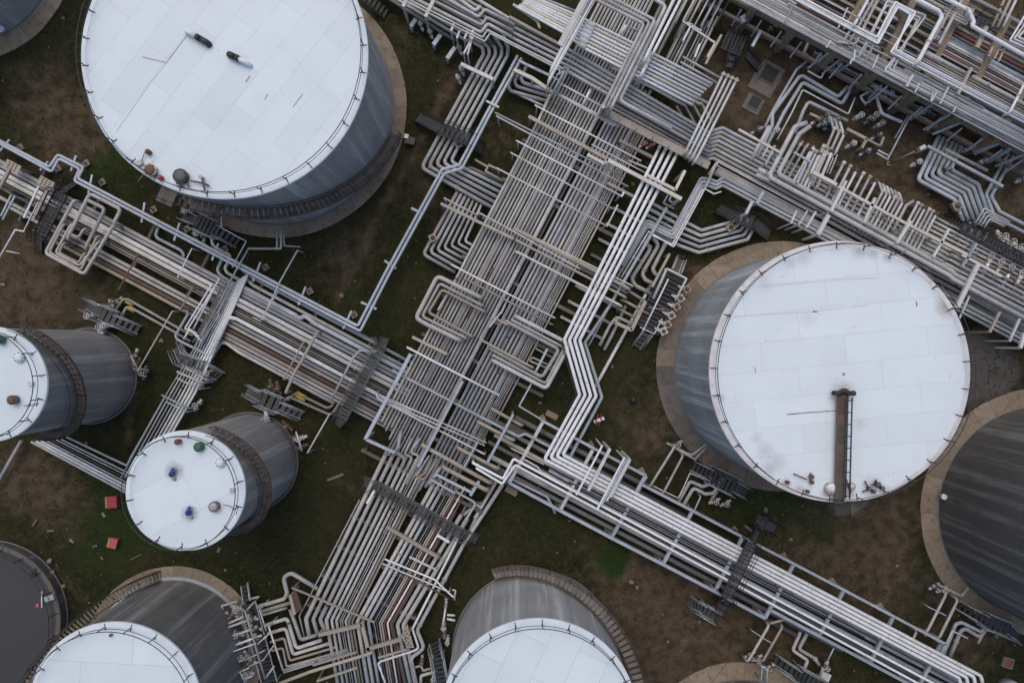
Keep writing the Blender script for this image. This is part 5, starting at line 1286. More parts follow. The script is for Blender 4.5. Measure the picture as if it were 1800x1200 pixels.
pipe([(1148, -4), (1170, 12), (1089, 176), (1101, 184), (1180, 226)], 7, 4.2, "grey", "widest pipe of the big nested loop, turning along the upper band", "the big nested loop over the white pipes", bend=1.0)
bundle(2, [(1188, -8), (1133, 106)], [(1200, -8), (1148, 94)], 5.6, 5.0, "white", "the two straight white pipes right of the big loop", "the big loop", drop="e", dz=3)
pipe([(1146, 94), (1127, 133)], 6.2, 4.3, "white", "short white pipe continuing the straight white pair", "white risers", drop="e", dz=2, fl=1, fmat="steelw")
beam((1030, -6), (984, 80), 10, 5.2, "warm", "flat grey-brown cover beam beside the white diagonal pipes", h=.12)
bundle(5, [(1033, -6), (968, 120)], [(1050, -6), (962, 150)], [2.4, 3.2, 2.2, 3.4, 2.2], 5.1, ["steelw", "bright", "steel", "bright", "steelw"], "the slim white diagonal lines", "the flat cover beam", drop="e", dz=2.4, fl=0)
bundle(2, [(978, 133), (993, 124), (971, 165)], [(990, 118), (1000, 122), (980, 162)], 4, 3.1, "blue", "the little hooks at the foot of the diagonal lines", "the grass", bend=.5)
for i, (a, b, mt, w) in enumerate([((911, 107), (970, 135), "steel", 4), ((903, 123), (935, 138), "cream", 6), ((935, 138), (970, 162), "cream", 6), ((967, 166), (945, 215), "cream", 4), ((970, 135), (985, 143), "steelw", 2.6)]):
    beam(a, b, w, 2.0, mt, ["pale blue beam above the grass square", "cream beam piece above the grass square, left", "cream beam piece above the grass square, right", "cream strut dropping from the cream beam", "small white bar end above the cream strut"][i], legs="s")
bundle(3, [(972, 160), (1090, 222)], [(980, 166), (1080, 222)], 3.4, 2.6, ["steelw", "blue", "steelw"], "the slim lines leaving the cream strut", "the white bar")
pipe([(985, 147), (1056, 186)], 3, 2.9, "bright", "slim white pipe under the big nested loop", "slim lines")
pipe([(1041, 152), (1024, 185)], 5.6, 2.0, "white", "short white upright pipe in the shade of the big loop", "slim lines"); pipe([(1100, 45), (1088, 64)], 5, 2.0, "bright", "short bright pipe inside the big loop", "slim lines"); pipe([(1105, 47), (1125, 57)], 4, 2.4, "blue", "blue-grey hook inside the big loop", "slim lines")
# dense thin verticals between upper band and elevated rack
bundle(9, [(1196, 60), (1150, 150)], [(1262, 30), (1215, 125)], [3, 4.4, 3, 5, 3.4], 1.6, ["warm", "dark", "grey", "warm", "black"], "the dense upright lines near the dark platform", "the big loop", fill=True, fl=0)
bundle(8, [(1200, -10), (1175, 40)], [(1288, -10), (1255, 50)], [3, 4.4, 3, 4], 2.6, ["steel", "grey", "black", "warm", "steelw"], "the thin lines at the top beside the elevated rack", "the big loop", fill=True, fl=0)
for i, (a, b, w, mt) in enumerate([((1220, 0), (1200, 38), 2.6, "steelw"), ((1200, 38), (1257, 76), 3, "steelw"), ((1257, 76), (1243, 101), 3, "steelw"), ((1268, 62), (1240, 113), 4, "tan"), ((1216, 42), (1200, 72), 2.4, "bright"), ((1208, 40), (1233, 55), 2.4, "steelw"), ((1230, 78), (1221, 101), 3, "bright")]):
    beam(a, b, w, 3.4, mt, ["thin bar at the top beside the big loop", "long pale bar above the cream pipe ends", "short pale bar turning down by the dark platform", "tan post-like beam beside the dark platform", "slim bright bar crossing the long pale bar", "slim pale bar parallel to the long pale bar", "short bright bar over dark lines"][i], legs="s")
bundle(4, [(1271, 131), (1205, 268)], [(1294, 142), (1222, 284)], 4.6, 3.9, "steelw", "the four slim pipes landing on the tan plate", "the white pipe ends", drop="e", dz=2.9, fl=0)
for k in range(4):
    p = W(1271 + k*7.6, 131 + k*3.6, 3.9); MB().box(p, (.3, .3, .34), .5).build("flange", M["tan"], PIPES[-4 + k])
bundle(6, [(1160, 190), (1180, 226)], [(1232, 180), (1252, 216)], 4.6, 1.4, ["warm", "grey", "warm"], "the short uprights under the cream pipe ends", "the big loop", fill=True, fl=0)
bundle(3, [(1200, 100), (1270, 140)], [(1192, 118), (1250, 152)], 4.6, 3.2, ["grey", "grey", "steelw"], "the grey pipes above the cream pipe ends", "the top")

# ---------------- the fan and right-hand band
bundle(8, [(1248, 232), (1270, 225), (1367, 276), (1600, 398), (1830, 520)], [(1241, 282), (1253, 278), (1350, 330), (1560, 446), (1830, 590)], 6.2, .9, ["blue", "grey", "warm", "grey", "warm", "grey", "warm", "warm"], "the fan bending beside the tan plate", "the bare earth", bend=.9, fl=.6)
pipe([(1418, 216), (1397, 223), (1351, 311), (1668, 484), (1674, 490), (1830, 575)], 8, 2.5, "grey", "left big grey pipe bending down from the earth yard to run along the band", "the big grey pair", bend=1.0, fl=1); pipe([(1424, 222), (1405, 236), (1367, 306), (1672, 476), (1678, 482), (1830, 562)], 8, 2.5, "grey", "right big grey pipe bending down from the earth yard to run along the band", "the big grey pair", bend=1.0, fl=1)
pipe([(1333, 297), (1353, 308)], 8, 2.5, "steelw", "short pale flanged stub at the corner of the big grey pair", "the big grey pair", fl=2)
pipe([(1329, 307), (1352, 318)], 7.5, 2.3, "steelw", "second pale flanged stub at the corner of the big grey pair", "the big grey pair", fl=2)
pipe([(1258, 287), (1245, 307)], 2.6, 2.2, "steelw", "left thin line climbing over the zig-zag corner", "corner bars"); 
pipe([(1238, 330), (1261, 284), (1420, 370)], 2.6, 2.4, "steelw", "thin pale line forming a corner over the zig-zag bends", "corner bars", bend=.5); pipe([(1246, 308), (1258, 290), (1430, 382)], 3, 2.3, "warm", "brown tray line below the fan", "corner bars", bend=.5)
bundle(4, [(1255, 305), (1500, 438), (1830, 612)], [(1262, 296), (1500, 424), (1830, 598)], 5, .7, ["brown", "warm", "grey", "warm"], "the pipes under the fan", "the zig-zag bends", fill=True, fl=0)
bundle(9, [(1560, 410), (1830, 548)], [(1640, 380), (1830, 478)], 5.4, 1.6, ["warm", "grey", "warm", "grey", "tan", "grey"], "the band at the right edge", "the white roof", fl=.4)
bundle(5, [(1655, 470), (1676, 482), (1840, 566)], [(1680, 440), (1700, 452), (1840, 528)], 5.2, 2.3, ["grey", "warm", "grey", "grey", "warm"], "the upper pipes at the right edge beyond the white roof", "the big grey pair", drop="s", dz=1, fl=.4)
bundle(6, [(1690, 530), (1830, 610)], [(1700, 500), (1830, 572)], 5, .8, ["warm", "dark", "grey"], "the low pipes at the right edge", "the tank railing", fill=True, fl=0)
for i, (a, b, w, mt) in enumerate(SX([((1718, 466), (1681, 541), 7, "steelw"), ((1456, 378), (1437, 413), 7, "steelw"), ((1400, 370), (1390, 393), 2.6, "steelw"), ((1419, 371), (1404, 395), 2.6, "steelw"), ((1434, 372), (1417, 400), 3.4, "steelw"), ((1757, 548), (1739, 584), 4, "tan"), ((1792, 560), (1774, 600), 3.4, "steelw"), ((1338, 342), (1331, 357), 4.4, "steelw"), ((1704, 520), (1686, 560), 2.6, "steelw"), ((1800, 585), (1793, 612), 5, "steelw"), ((1341, 337), (1330, 358), 4.6, "steel"), ((1322, 354), (1311, 376), 4.8, "steelw")])):
    if not mt or w == 0: continue
    beam(a, b, w, 2.9, mt, f"pale cross beam over the right-hand band of pipes, {ORD[i]} from the left", legs="e", group="cross beams over the right-hand band")
# stub pipes rising from the fan
def stubs(n, a0, a1, b0, b1, w, desc, arm=None, mats=("grey", "warm", "steelw")):
    for i in range(n):
        t = i/(n-1) if n > 1 else 0
        s = (a0[0]+(a1[0]-a0[0])*t, a0[1]+(a1[1]-a0[1])*t); e = (b0[0]+(b1[0]-b0[0])*t, b0[1]+(b1[1]-b0[1])*t)
        nd = ([(s[0]+arm[0], s[1]+arm[1])] if arm else []) + [s, e]
        o = pipe(nd, w, 2.0, mats[i % len(mats)], f"{ORD[i]} from the left, short pipe in {desc}", desc, drop="se" if not arm else "se", dz=.5, bend=.9, name="pipe_stub", cat="pipe stub")
        p = W(s[0], s[1], 2.0); MB().tube([p - Vector((.0, .0, .1)), p + Vector((.1, .2, .12))], m_at(w, 2)*.68, 10).build("flange", M[["cream", "tan", "rust"][i % 3]], o)
stubs(3, (1405, 257), (1424, 267), (1374, 312), (1393, 322), 4.4, "the slim trio beside the big grey pair", (7, -9))
stubs(4, (1428, 266), (1446, 276), (1400, 325), (1418, 335), 5.6, "the four thicker stubs under the blue-grey box", None)
stubs(3, (1466, 229), (1483, 238), (1452, 262), (1468, 270), 5, "the three pipes running into the blue-grey box", (-7, -24))
stubs(6, (1482, 289), (1539, 320), (1447, 356), (1504, 386), 5, "the first row of stubs along the earth yard", None)
stubs(6, (1551, 338), (1586, 357), (1517, 402), (1550, 420), 4.6, "the stubs with slanting heads along the earth yard", (-6, -18))
stubs(6, (1612, 360), (1645, 378), (1577, 424), (1610, 444), 4.8, "the last row of stubs by the dark footbridge", None)
stubs(3, (1447, 260), (1462, 268), (1420, 320), (1436, 330), 6, "the stub trio below the blue-grey box", None)
pipe([(1606, 353), (1593, 361), (1570, 405)], 5.6, 2.0, "warm", "single stub with a slanting head between two rows", "single stub", bend=.7, drop="e")
bundle(3, [(1457, 283), (1448, 303)], [(1472, 272), (1458, 306)], 2.4, 1.8, "steelw", "the thin white drops beside the blue-grey box", "the box")
for i, (a, b, w, mt) in enumerate([((1428, 303), (1470, 325), 6, "cream"), ((1473, 328), (1560, 376), 4.6, "cream"), ((1560, 376), (1640, 418), 4.4, "cream"), ((1640, 418), (1700, 448), 4, "cream"), ((1395, 268), (1425, 285), 3.4, "steel"), ((1416, 288), (1400, 322), 4, "steel"), ((1487, 318), (1460, 372), 5, "steelw"), ((1538, 348), (1518, 392), 4.6, "steelw"), ((1600, 388), (1576, 428), 5, "steelw"), ((1668, 402), (1640, 452), 4, "steelw"), ((1362, 256), (1345, 290), 3.4, "steel"), ((1298, 228), (1370, 268), 4, "cream"), ((1690, 448), (1760, 486), 4, "cream"), ((1690, 470), (1716, 428), 4, "steel"), ((1340, 276), (1352, 254), 3, "steelw")]):
    beam(a, b, w, 2.8, mt, ["wide cream beam below the blue-grey box", "cream beam over the first row of stubs", "cream beam over the slanting-head stubs", "cream beam over the last row of stubs", "pale beam over the slim trio", "pale strut under the slim trio", "pale flat strut left of the first row of stubs", "pale flat strut between first and slanting rows", "pale flat strut left of the last row", "pale strut beside the dark footbridge", "pale strut by the big grey pair", "cream beam end on the earth by the fan", "cream beam towards the right edge", "pale strut towards the right edge", "thin pale strut above the fan"][i], legs="e" if i not in (0, 1, 2, 3) else "se", group="beams and struts over the stubs")
crate_like_box("valve_box", 1452, 267, 1.6, (1.1, .62, .3), D(-27), "blue", "blue-grey box bridging the stub pipes by the earth yard", "valve box")
bundle(7, [(1375, 330), (1700, 500)], [(1398, 322), (1720, 490)], 4.6, .6, ["dark", "grey", "dark", "warm"], "the dark low pipes beneath the stubs", "the big grey pair", fill=True, fl=0)

# ---------------- earth yard pipes
ey = "pipes in the earth yard"
for i, (nd, w, mt, nm) in enumerate([([(1331, 278), (1357, 221), (1358, 200), (1405, 135), (1412, 134), (1473, 171), (1490, 152)], 6.4, "blue", "outer blue-grey pipe with two round bends in the earth yard"), ([(1345, 262), (1365, 225), (1377, 200), (1411, 145), (1480, 183), (1499, 150)], 6.4, "blue", "inner blue-grey pipe with two round bends in the earth yard"), ([(1344, 225), (1357, 197), (1400, 123), (1422, 105)], 5, "blue", "steep pipe left of the round-bend pair"), ([(1366, 246), (1391, 200), (1411, 158), (1491, 201), (1503, 172)], 3, "steelw", "thin pale line inside the round-bend pair"), ([(1397, 235), (1412, 195), (1421, 179), (1490, 213)], 6.4, "blue", "thick bent pipe ending by the three pipes"), ([(1320, 282), (1352, 222)], 6.4, "steelw", "pale riser stub left of the big grey pair"), ([(1573, 243), (1596, 203), (1640, 190)], 3, "steel", "left thin line climbing to the elevated rack"), ([(1560, 281), (1601, 202), (1646, 192)], 3.4, "steelw", "right thin line climbing to the elevated rack"), ([(1541, 269), (1561, 281)], 3, "steelw", "lower foot of the thin climbing lines"), ([(1543, 264), (1562, 274)], 3, "steelw", "upper foot of the thin climbing lines")]):
    pipe(nd, w, 1.0, mt, nm, ey, bend=1.0)
for i, (a, b, w) in enumerate([((1423, 200), (1449, 212), 4), ((1488, 227), (1523, 245), 5), ((1523, 244), (1514, 261), 5), ((1523, 245), (1547, 257), 3.4), ((1547, 257), (1553, 241), 3.4)]):
    beam(a, b, w, .9, "tan", f"tan T-shaped beam piece in the earth yard, {ORD[i]} going right", legs="e", group="tan beams in the earth yard")
for i, (x, y) in enumerate(SX(((1435, 213), (1447, 217), (1458, 222), (1495, 255), (1520, 268), (1540, 240), (1610, 287), (1535, 205), (1660, 300), (1795, 315), (1330, 230), (1360, 232)))): valve(x, y, .8, .5, 1.1, f"dark valve standing in the bare earth yard, {ORD[i]} from the left", (["black", "dark"][i % 2], ["dark", "steelw"][i % 2], "grey"), "dark valves in the earth yard")
bundle(5, [(1428, 96), (1500, 134), (1575, 176), (1640, 208)], [(1440, 78), (1515, 118), (1590, 158), (1660, 190)], 4.4, 1.0, ["dark", "blue", "black", "steel", "dark"], "the shaded yard lines", "the rack", fill=True)
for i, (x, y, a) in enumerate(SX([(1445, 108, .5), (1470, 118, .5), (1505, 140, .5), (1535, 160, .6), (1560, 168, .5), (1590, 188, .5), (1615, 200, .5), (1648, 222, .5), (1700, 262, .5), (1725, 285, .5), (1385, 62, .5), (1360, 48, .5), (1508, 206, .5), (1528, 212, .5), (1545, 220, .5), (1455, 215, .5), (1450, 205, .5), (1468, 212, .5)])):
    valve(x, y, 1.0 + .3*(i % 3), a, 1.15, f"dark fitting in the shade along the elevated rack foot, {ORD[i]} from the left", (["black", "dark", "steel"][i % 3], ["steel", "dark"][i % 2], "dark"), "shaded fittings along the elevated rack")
pole = W(1562, 288, 0); pr = empty("lamp_post", pole, "slender tan lamp post standing on bare earth", "lamp post")
MB().cyl(pole, .2, .06, 12).cyl(pole + Vector((0, 0, .06)), .09, 4.6, 10, .06).build("post", M["tan"], pr); MB().box(pole + Vector((.15, .1, 4.7)), (.5, .3, .14), .5).build("lamp", M["steelw"], pr); MB().box(pole + Vector((-.1, 0, 4.4)), (.25, .25, .3), .5).build("box", M["rust"], pr)
beam((1630, 257), (1762, 328), 4.6, 2.0, "steel", "long pale beam laid over the curving pipes by the elevated rack", legs="se")
bundle(6, [(1651, 238), (1613, 316), (1678, 351), (1697, 400)], [(1690, 257), (1671, 298), (1719, 324), (1742, 392)], 7.2, .8, ["blue", "blue", "blue", "grey", "blue", "blue"], "the curving pipes below the elevated rack", "the bare earth", bend=1.2)
bundle(2, [(1772, 270), (1733, 342), (1748, 382), (1830, 424)], [(1781, 275), (1742, 345), (1757, 372), (1830, 410)], 6.4, .8, "blue", "the bent pair at the right edge", "the curving pipes", bend=1.0)
bundle(4, [(1730, 400), (1740, 385), (1765, 398)], [(1715, 392), (1730, 366), (1775, 390)], 2.8, 1.8, "steelw", "the thin white angle lines beside the dark footbridge", "the curving pipes", bend=.5)
for i in range(10):
    x = 1727 + (i % 5)*17; y = 450 + (i % 5)*9 - (i//5)*26 + (i // 5)*14
    yy = 452 + (i % 5)*9.5 if i < 5 else 417 + (i % 5)*9.5
    xx = 1733 + (i % 5)*18 if i < 5 else 1758 + (i % 5)*14
    valve(xx, yy, 1.2, 2.05, 1.25, f"cream flanged valve beside the long dark footbridge, {ORD[i % 5]} on its {'lower' if i < 5 else 'upper'} side", ("cream", "cream", "white"), "cream valves along the dark footbridge")
stubs(5, (1738, 462), (1810, 500), (1724, 488), (1796, 526), 5.4, "the white stubs below the dark footbridge", None, ("white", "steelw"))
bundle(4, [(1695, 400), (1680, 440)], [(1735, 410), (1700, 470)], 5.6, .9, ["grey", "blue"], "the pipes passing under the dark footbridge", "the stubs", fl=.5)

# ---------------- elevated rack in the top right
def nl(t, x0, x1): return [(x0, .535*(x0-1300) - t), (x1, .535*(x1-1300) - t)]
er = "the elevated rack"
rk2 = empty("pipe_rack", W(1500, 150, 0), "tan concrete frame of the elevated rack in the top right", "pipe rack")
for k in range(9):
    x = 1255 + k*72; y = .535*(x-1300)
    a = W(x, y, 4.3); b = W(x + 92, y - 178, 4.3)
    MB().bar(a - Vector((0, 0, .55)), b - Vector((0, 0, .55)), .5, .5).build("cross_beam", M["concrete"], rk2)
    MB().bar(W(x, y, 4.3) - Vector((0, 0, 2.6)), W(x + 92, y - 178, 4.3) - Vector((0, 0, 2.6)), .45, .45).build("cross_beam", M["concrete"], rk2)
    for q in (0.02, .35, .68, .98):
        p = a.lerp(b, q); MB().bar((p.x, p.y, 3.49), (p.x, p.y, 0), .5, .5).build("column", M["concrete"], rk2)
for (z, off) in ((3.3, 0.4), (1.55, 0.0)):
    a = W(1245, -29, 4.3); b = W(1850, 294, 4.3); v = Vector((.47, .88, 0)) * off
    MB().bar(Vector((a.x, a.y, z)) + v, Vector((b.x, b.y, z)) + v, .28, .42).build("side_beam", M["concrete"], rk2)
for k in range(16):
    x = 1275 + k*36; y = .535*(x-1300); a = W(x, y, 4.3)
    MB().bar((a.x, a.y, 3.2), (a.x - .3, a.y - .6, 1.6), .12, .12).build("brace", M["steel"], rk2)
low = [(8, 6, "warm"), (17, 5, "brown"), (26, 7, "tan"), (36, 5, "dark"), (45, 6, "warm"), (56, 8, "brown"), (68, 5, "dark"), (80, 7, "dark"), (95, 6, "brown"), (112, 8, "warm"), (127, 6, "dark"), (140, 7, "brown"), (158, 6, "dark"), (176, 8, "warm"), (192, 7, "dark"), (206, 6, "brown"), (222, 8, "warm")]
for i, (t, w, mt) in enumerate(low):
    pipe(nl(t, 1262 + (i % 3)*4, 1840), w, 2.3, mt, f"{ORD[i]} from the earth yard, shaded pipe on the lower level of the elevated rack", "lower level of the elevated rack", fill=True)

top = [(1, 3, "steelw", 1270, 1840), (6.5, 3.6, "steel", 1275, 1840), (12, 4, "steelw", 1290, 1840), (17.5, 4.2, "warm", 1300, 1840), (24, 6.4, "grey", 1320, 1840), (34.5, 7.6, "blue", 1590, 1840), (34, 5, "grey", 1340, 1500), (41, 3.4, "warm", 1345, 1530), (46, 3.6, "redbrown", 1400, 1500), (70, 3.6, "tan", 1612, 1840), (76, 3.2, "brown", 1612, 1840), (83, 6.4, "grey", 1628, 1702), (84, 6.4, "warm", 1708, 1840), (120, 6.6, "grey", 1640, 1840), (128.5, 6.6, "blue", 1646, 1840), (147, 6, "redbrown", 1672, 1840), (139, 4, "dark", 1660, 1840), (156, 5, "tan", 1670, 1840), (47, 3.4, "brown", 1690, 1840), (23.5, 4, "steelw", 1590, 1840), (29, 3, "brown", 1700, 1840)]
for i, (t, w, mt, x0, x1) in enumerate(top):
    cn = {"steelw": "pale", "steel": "galvanised", "warm": "warm grey", "grey": "grey", "blue": "blue-grey", "redbrown": "red-brown", "tan": "tan", "brown": "brown", "dark": "dark grey"}[mt]
    pipe(nl(t, x0, x1), w*1.08, 4.45 if t < 100 else 3.6, mt, f"{cn} pipe on top of the elevated rack, {ORD[i]} in order from its open side", er, fl=1 if i % 5 == 2 else 0)
bundle(3, nl(62.5, 1385, 1541) + [(1574, 4), (1609, 23), (1566, 92), (1830, 231)], nl(53, 1385, 1543) + [(1578, 13), (1600, 26), (1574, 87), (1830, 221)], [4, 3.4, 4], 5.0, ["bright", "steelw", "bright"], "the white U-loop on the elevated rack", "the outside", bend=.4, offs=[0, .55, 1])
for i, (nd, w, mt) in enumerate([([(1508, 103), (1560, 2), (1628, 28), (1555, 124), (1830, 268)], 4, "steelw"), ([(1515, 98), (1553, 18), (1560, 10), (1618, 32), (1562, 122), (1600, 143)], 4, "warm"), ([(1522, 108), (1567, 12), (1612, 36), (1570, 122), (1605, 140)], 4, "grey"), ([(1490, 80), (1540, -8)], 6, "warm"), ([(1498, 85), (1548, -8)], 5, "tan"), ([(1482, 75), (1530, -8)], 5.6, "warm"), ([(1470, 74), (1503, 78), (1508, 70), (1545, -5)], 5.4, "warm")]):
    pipe(nd, w, 4.75, mt, ["outermost grey loop round the white U-loop", "second grey loop round the white U-loop", "inner grey loop round the white U-loop", "middle upright beside the white U-loop", "right-hand tan upright beside the white U-loop", "left-hand upright beside the white U-loop", "hooked upright beside the white U-loop"][i], "loops on the elevated rack", bend=1.0 if i == 6 else .7, drop="e" if i in (1, 2) else "", dz=4.2)
for i, (nd, w) in enumerate([([(1605, -4), (1650, 20), (1656, 30), (1613, 110)], 7.4), ([(1660, -3), (1703, 19), (1712, 40), (1708, 46), (1832, 116)], 7.4), ([(1529, -6), (1502, 44)], 5.4), ([(1802, 145), (1775, 198)], 4.4)]):
    pipe(nd, w, 5.4, "white", ["thick white pipe bending down in front of the dark platform", "thick white pipe stepping round the grey deck at the top right", "straight white pipe crossing the elevated rack at the top", "white pipe crossing the elevated rack at the right edge"][i], "thick white pipes on the elevated rack", drop="e", dz=4.5, bend=1.2, fl=1, fmat="steelw")
tr3 = empty("cable_tray", W(1700, 130, 0), "rusty open cable tray running along the elevated rack", "cable tray")
a, b = W(1632, 70, 3.9), W(1840, 182, 3.9)
for k, (o_, mt) in enumerate(((-.5, "warm"), (-.3, "redbrown"), (-.1, "steel"), (.12, "rust"), (.34, "warm"), (.52, "steelw"))):
    v = Vector((.47, .88, 0))*o_; MB().bar(a + v, b + v, .09 if k not in (1, 3) else .16, .09).build("rail" if k in (0, 5) else "cable", M[mt], tr3)
rm4 = MB().bar((-.26, -.48, -.05), (.26, .48, -.05), .06, .05).mesh("rung", Vector((0, 0, 0)), M["rust"])
for k in range(26): inst("rung", rm4, a.lerp(b, (k+.5)/26), tr3)
for i, (a, b, w, mt) in enumerate(SX([((1707, 120), (1683, 166), 5, "tan"), ((1733, 48), (1716, 85), 7, "tan"), ((1604, 132), (1593, 153), 4.4, "steelw"), ((1667, 153), (1652, 183), 2.6, "steelw"), ((1616, 146), (1608, 163), 2.4, "steelw"), ((1460, 72), (1452, 84), 2.6, "steelw"), ((1503, 88), (1500, 108), 2.6, "steelw"), ((1544, 97), (1533, 121), 2, "steelw"), ((1646, 162), (1638, 178), 2, "steelw"), ((1640, 163), (1636, 178), 2, "steelw"), ((1680, 187), (1675, 198), 2, "steelw"), ((1498, 103), (1494, 113), 3, "steelw"), ((1747, 76), (1737, 100), 3.6, "tan"), ((1758, 80), (1747, 104), 3.6, "tan"), ((1765, 86), (1755, 108), 3, "tan"), ((1380, 40), (1392, 12), 2.4, "tan"), ((1473, 50), (1490, 14), 2.2, "steelw"), ((1483, 52), (1500, 20), 2.2, "tan"), ((1690, 0), (1650, 78), 4.4, "warm"), ((1680, 0), (1640, 70), 4, "tan"), ((1672, 10), (1655, 50), 3, "brown")])):
    beam(a, b, w, 4.95, mt, f"{'tan' if mt == 'tan' else 'pale' if mt == 'steelw' else 'brown'} cross bar on the elevated rack, {ORD[i]} from the left of all its bars", group="cross bars on the elevated rack", name="cross_bar", cat="bar")
bundle(3, [(1660, 13), (1695, 32), (1704, 14)], [(1658, 24), (1698, 44), (1712, 16)], 4, 4.9, ["grey", "warm", "grey"], "the small square hooks inside the thick white pipe", "the top", bend=.4)
bundle(3, [(1769, -8), (1743, 50)], [(1790, -8), (1763, 48)], 5, 4.4, ["tan", "tan", "steelw"], "the uprights at the top right corner", "the grey deck")
bundle(3, [(1812, 10), (1775, 72), (1830, 96)], [(1830, 20), (1790, 66), (1830, 84)], 3.6, 4.8, ["bright", "steelw", "steelw"], "the white corner pipes at the right edge", "the uprights", bend=.4)
for k in range(14):
    t = [3.8, 9.5, 15, 20.5, 29.5, 40, 50, 66, 80, 94, 110, 134, 164, 186][k]; x0 = 1290 + (k*67) % 240
    pipe(nl(t, x0, x0 + 300 + (k*41) % 160), 2.0 + .25*(k % 3), 4.75 if t < 90 else 3.9, ["steelw", "warm", "dark", "steel"][k % 4], f"slim conduit strapped along the elevated rack, {ORD[k]} counted from its open lower edge", "slim conduits on the elevated rack")
# struts that lean below the elevated rack
for i, (a, b, w) in enumerate(SX([((1420, 120), (1465, 88), 3), ((1445, 130), (1490, 95), 3), ((1465, 132), (1500, 108), 3.4), ((1520, 185), (1560, 152), 3), ((1600, 210), (1640, 182), 4), ((1624, 228), (1672, 200), 4), ((1640, 236), (1698, 212), 4), ((1750, 292), (1800, 272), 4), ((1738, 284), (1775, 262), 5), ((1713, 268), (1755, 250), 9)])):
    beam(a, b, w, 1.2, "steel", f"grey strut leaning out under the elevated rack, {ORD[i]} from the left", z2=3.6, group="struts under the elevated rack", name="strut", cat="strut")
for i, nd in enumerate([[(1420, 100), (1412, 95), (1422, 72), (1430, 60)], [(1530, 178), (1520, 182), (1512, 170), (1530, 160), (1552, 175)], [(1420, 125), (1443, 138), (1450, 125)], [(1540, 170), (1550, 200), (1585, 215)], [(1660, 262), (1735, 300)], [(1530, 150), (1577, 172)]]):
    pipe(nd, [6, 4, 3, 6, 6, 5][i], 1.6, ["blue", "steel", "steelw", "blue", "warm", "steel"][i], ["blue-grey elbow under the elevated rack by the dark platform", "small square hook under the elevated rack", "thin white angle under the elevated rack", "bent blue pipe under the elevated rack", "grey pipe along the foot of the elevated rack", "short pale rail under the elevated rack"][i], "pipes under the elevated rack", bend=.8)
crate_like_box("equipment_box", 1306, 36, 2.0, (.6, .5, .4), .5, "steelw", "pale box on a bracket under the elevated rack", "equipment box")
beam((1337, 55), (1322, 82), 5, 2.4, "steel", "bright grey lamp bracket by the dark platform", name="bracket", cat="bracket")

# ---------------- walkways and platforms
walkway("dark footbridge over the five pipes by the big tank", [([(735, 206, .1), (774, 226, 1.6), (826, 246, 1.6), (848, 264, .1)], 20)], "deck", "black")
walkway("dark footbridge over the bent pipes by the grass wedge", [([(1262, 366, .1), (1292, 380, 1.6), (1326, 392, 1.6), (1352, 414, .1)], 21)], "deck", "black")
walkway("long dark footbridge at the right edge over the cream valves", [([(1650, 384, .1), (1690, 398, 1.8), (1760, 436, 1.8), (1840, 478, 1.8)], 19)], "deck", "black")
walkway("dark platform in shade beneath the elevated rack", [([(1272, 68, 1.4), (1308, 84, 1.4)], 34), ([(1288, 84, 1.4), (1280, 120, 1.0)], 14), ([(1312, 95, 1.4), (1334, 118, .1)], 16)], "deck", "black")
walkway("black stair behind the top of the big tank", [([(640, -8, 1.6), (680, 26, .1)], 20)], "deck", "black")
walkway("grey deck with dark frames at the top right corner", [([(1716, 38, 4.2), (1736, 46, 4.2)], 26)], "deck", "black")
walkway("grey footbridge across the left run before the crossing", [([(678, 594, .1), (668, 612, 1.9), (600, 736, 1.9), (592, 746, .1)], 17)], "deckg", "dark")
walkway("long grey footbridge across the lower run", [([(640, 845, .1), (664, 855, 1.7), (812, 938, 1.7), (840, 946, .1)], 17)], "deckg", "dark")
walkway("dark platform with two stairs at the big tank stair foot", [([(324, 378, .1), (345, 388, 1.1)], 16), ([(345, 388, 1.1), (386, 408, 1.1)], 28), ([(386, 408, 1.1), (420, 428, .1)], 17)], "deck", "steel")
walkway("grey platform with two stairs beside the edge tank", [([(155, 535, .1), (178, 548, 1.1)], 18), ([(178, 548, 1.1), (206, 562, 1.1)], 27), ([(206, 562, 1.1), (246, 580, .1)], 16)], "deckg", "steel")
walkway("grey platform with two stairs behind the small tank", [([(435, 684, .1), (459, 697, 1.1)], 17), ([(459, 697, 1.1), (494, 713, 1.1)], 28), ([(494, 713, 1.1), (532, 730, .1)], 15)], "deckg", "steel")
walkway("dark stair and platform by the pale-walled tank", [([(764, 1127, .1), (770, 1153, 1.2), (778, 1200, 1.2)], 20)], "deck", "steel")
pd = walkway("dark pump deck beside the gangway tank", [([(1186, 478, 1.3), (1137, 580, 1.3)], 42)], "deck", "dark", rails=False)
walkway("upper pale stair of the pump deck", [([(1195, 455, .1), (1186, 478, 1.3)], 14)], "deckb", "steelw"); walkway("lower pale stair of the pump deck", [([(1136, 585, 1.3), (1118, 610, .1)], 15)], "deckg", "steel")
for i, (x, y) in enumerate(((1207, 508), (1196, 524), (1189, 539), (1180, 554), (1173, 570), (1166, 582))):
    actuator(x, y, 1.7, .95, f"square-topped motor actuator at the edge of the pump deck, {ORD[i]} from the top", .5, "cream" if i % 2 else "tan")
    valve(x - 9, y - 2, 1.5, 2.6, .7, f"white capped valve beside a motor actuator, {ORD[i]} from the top", ("bright", "bright", "steelw"), "white capped valves on the pump deck")
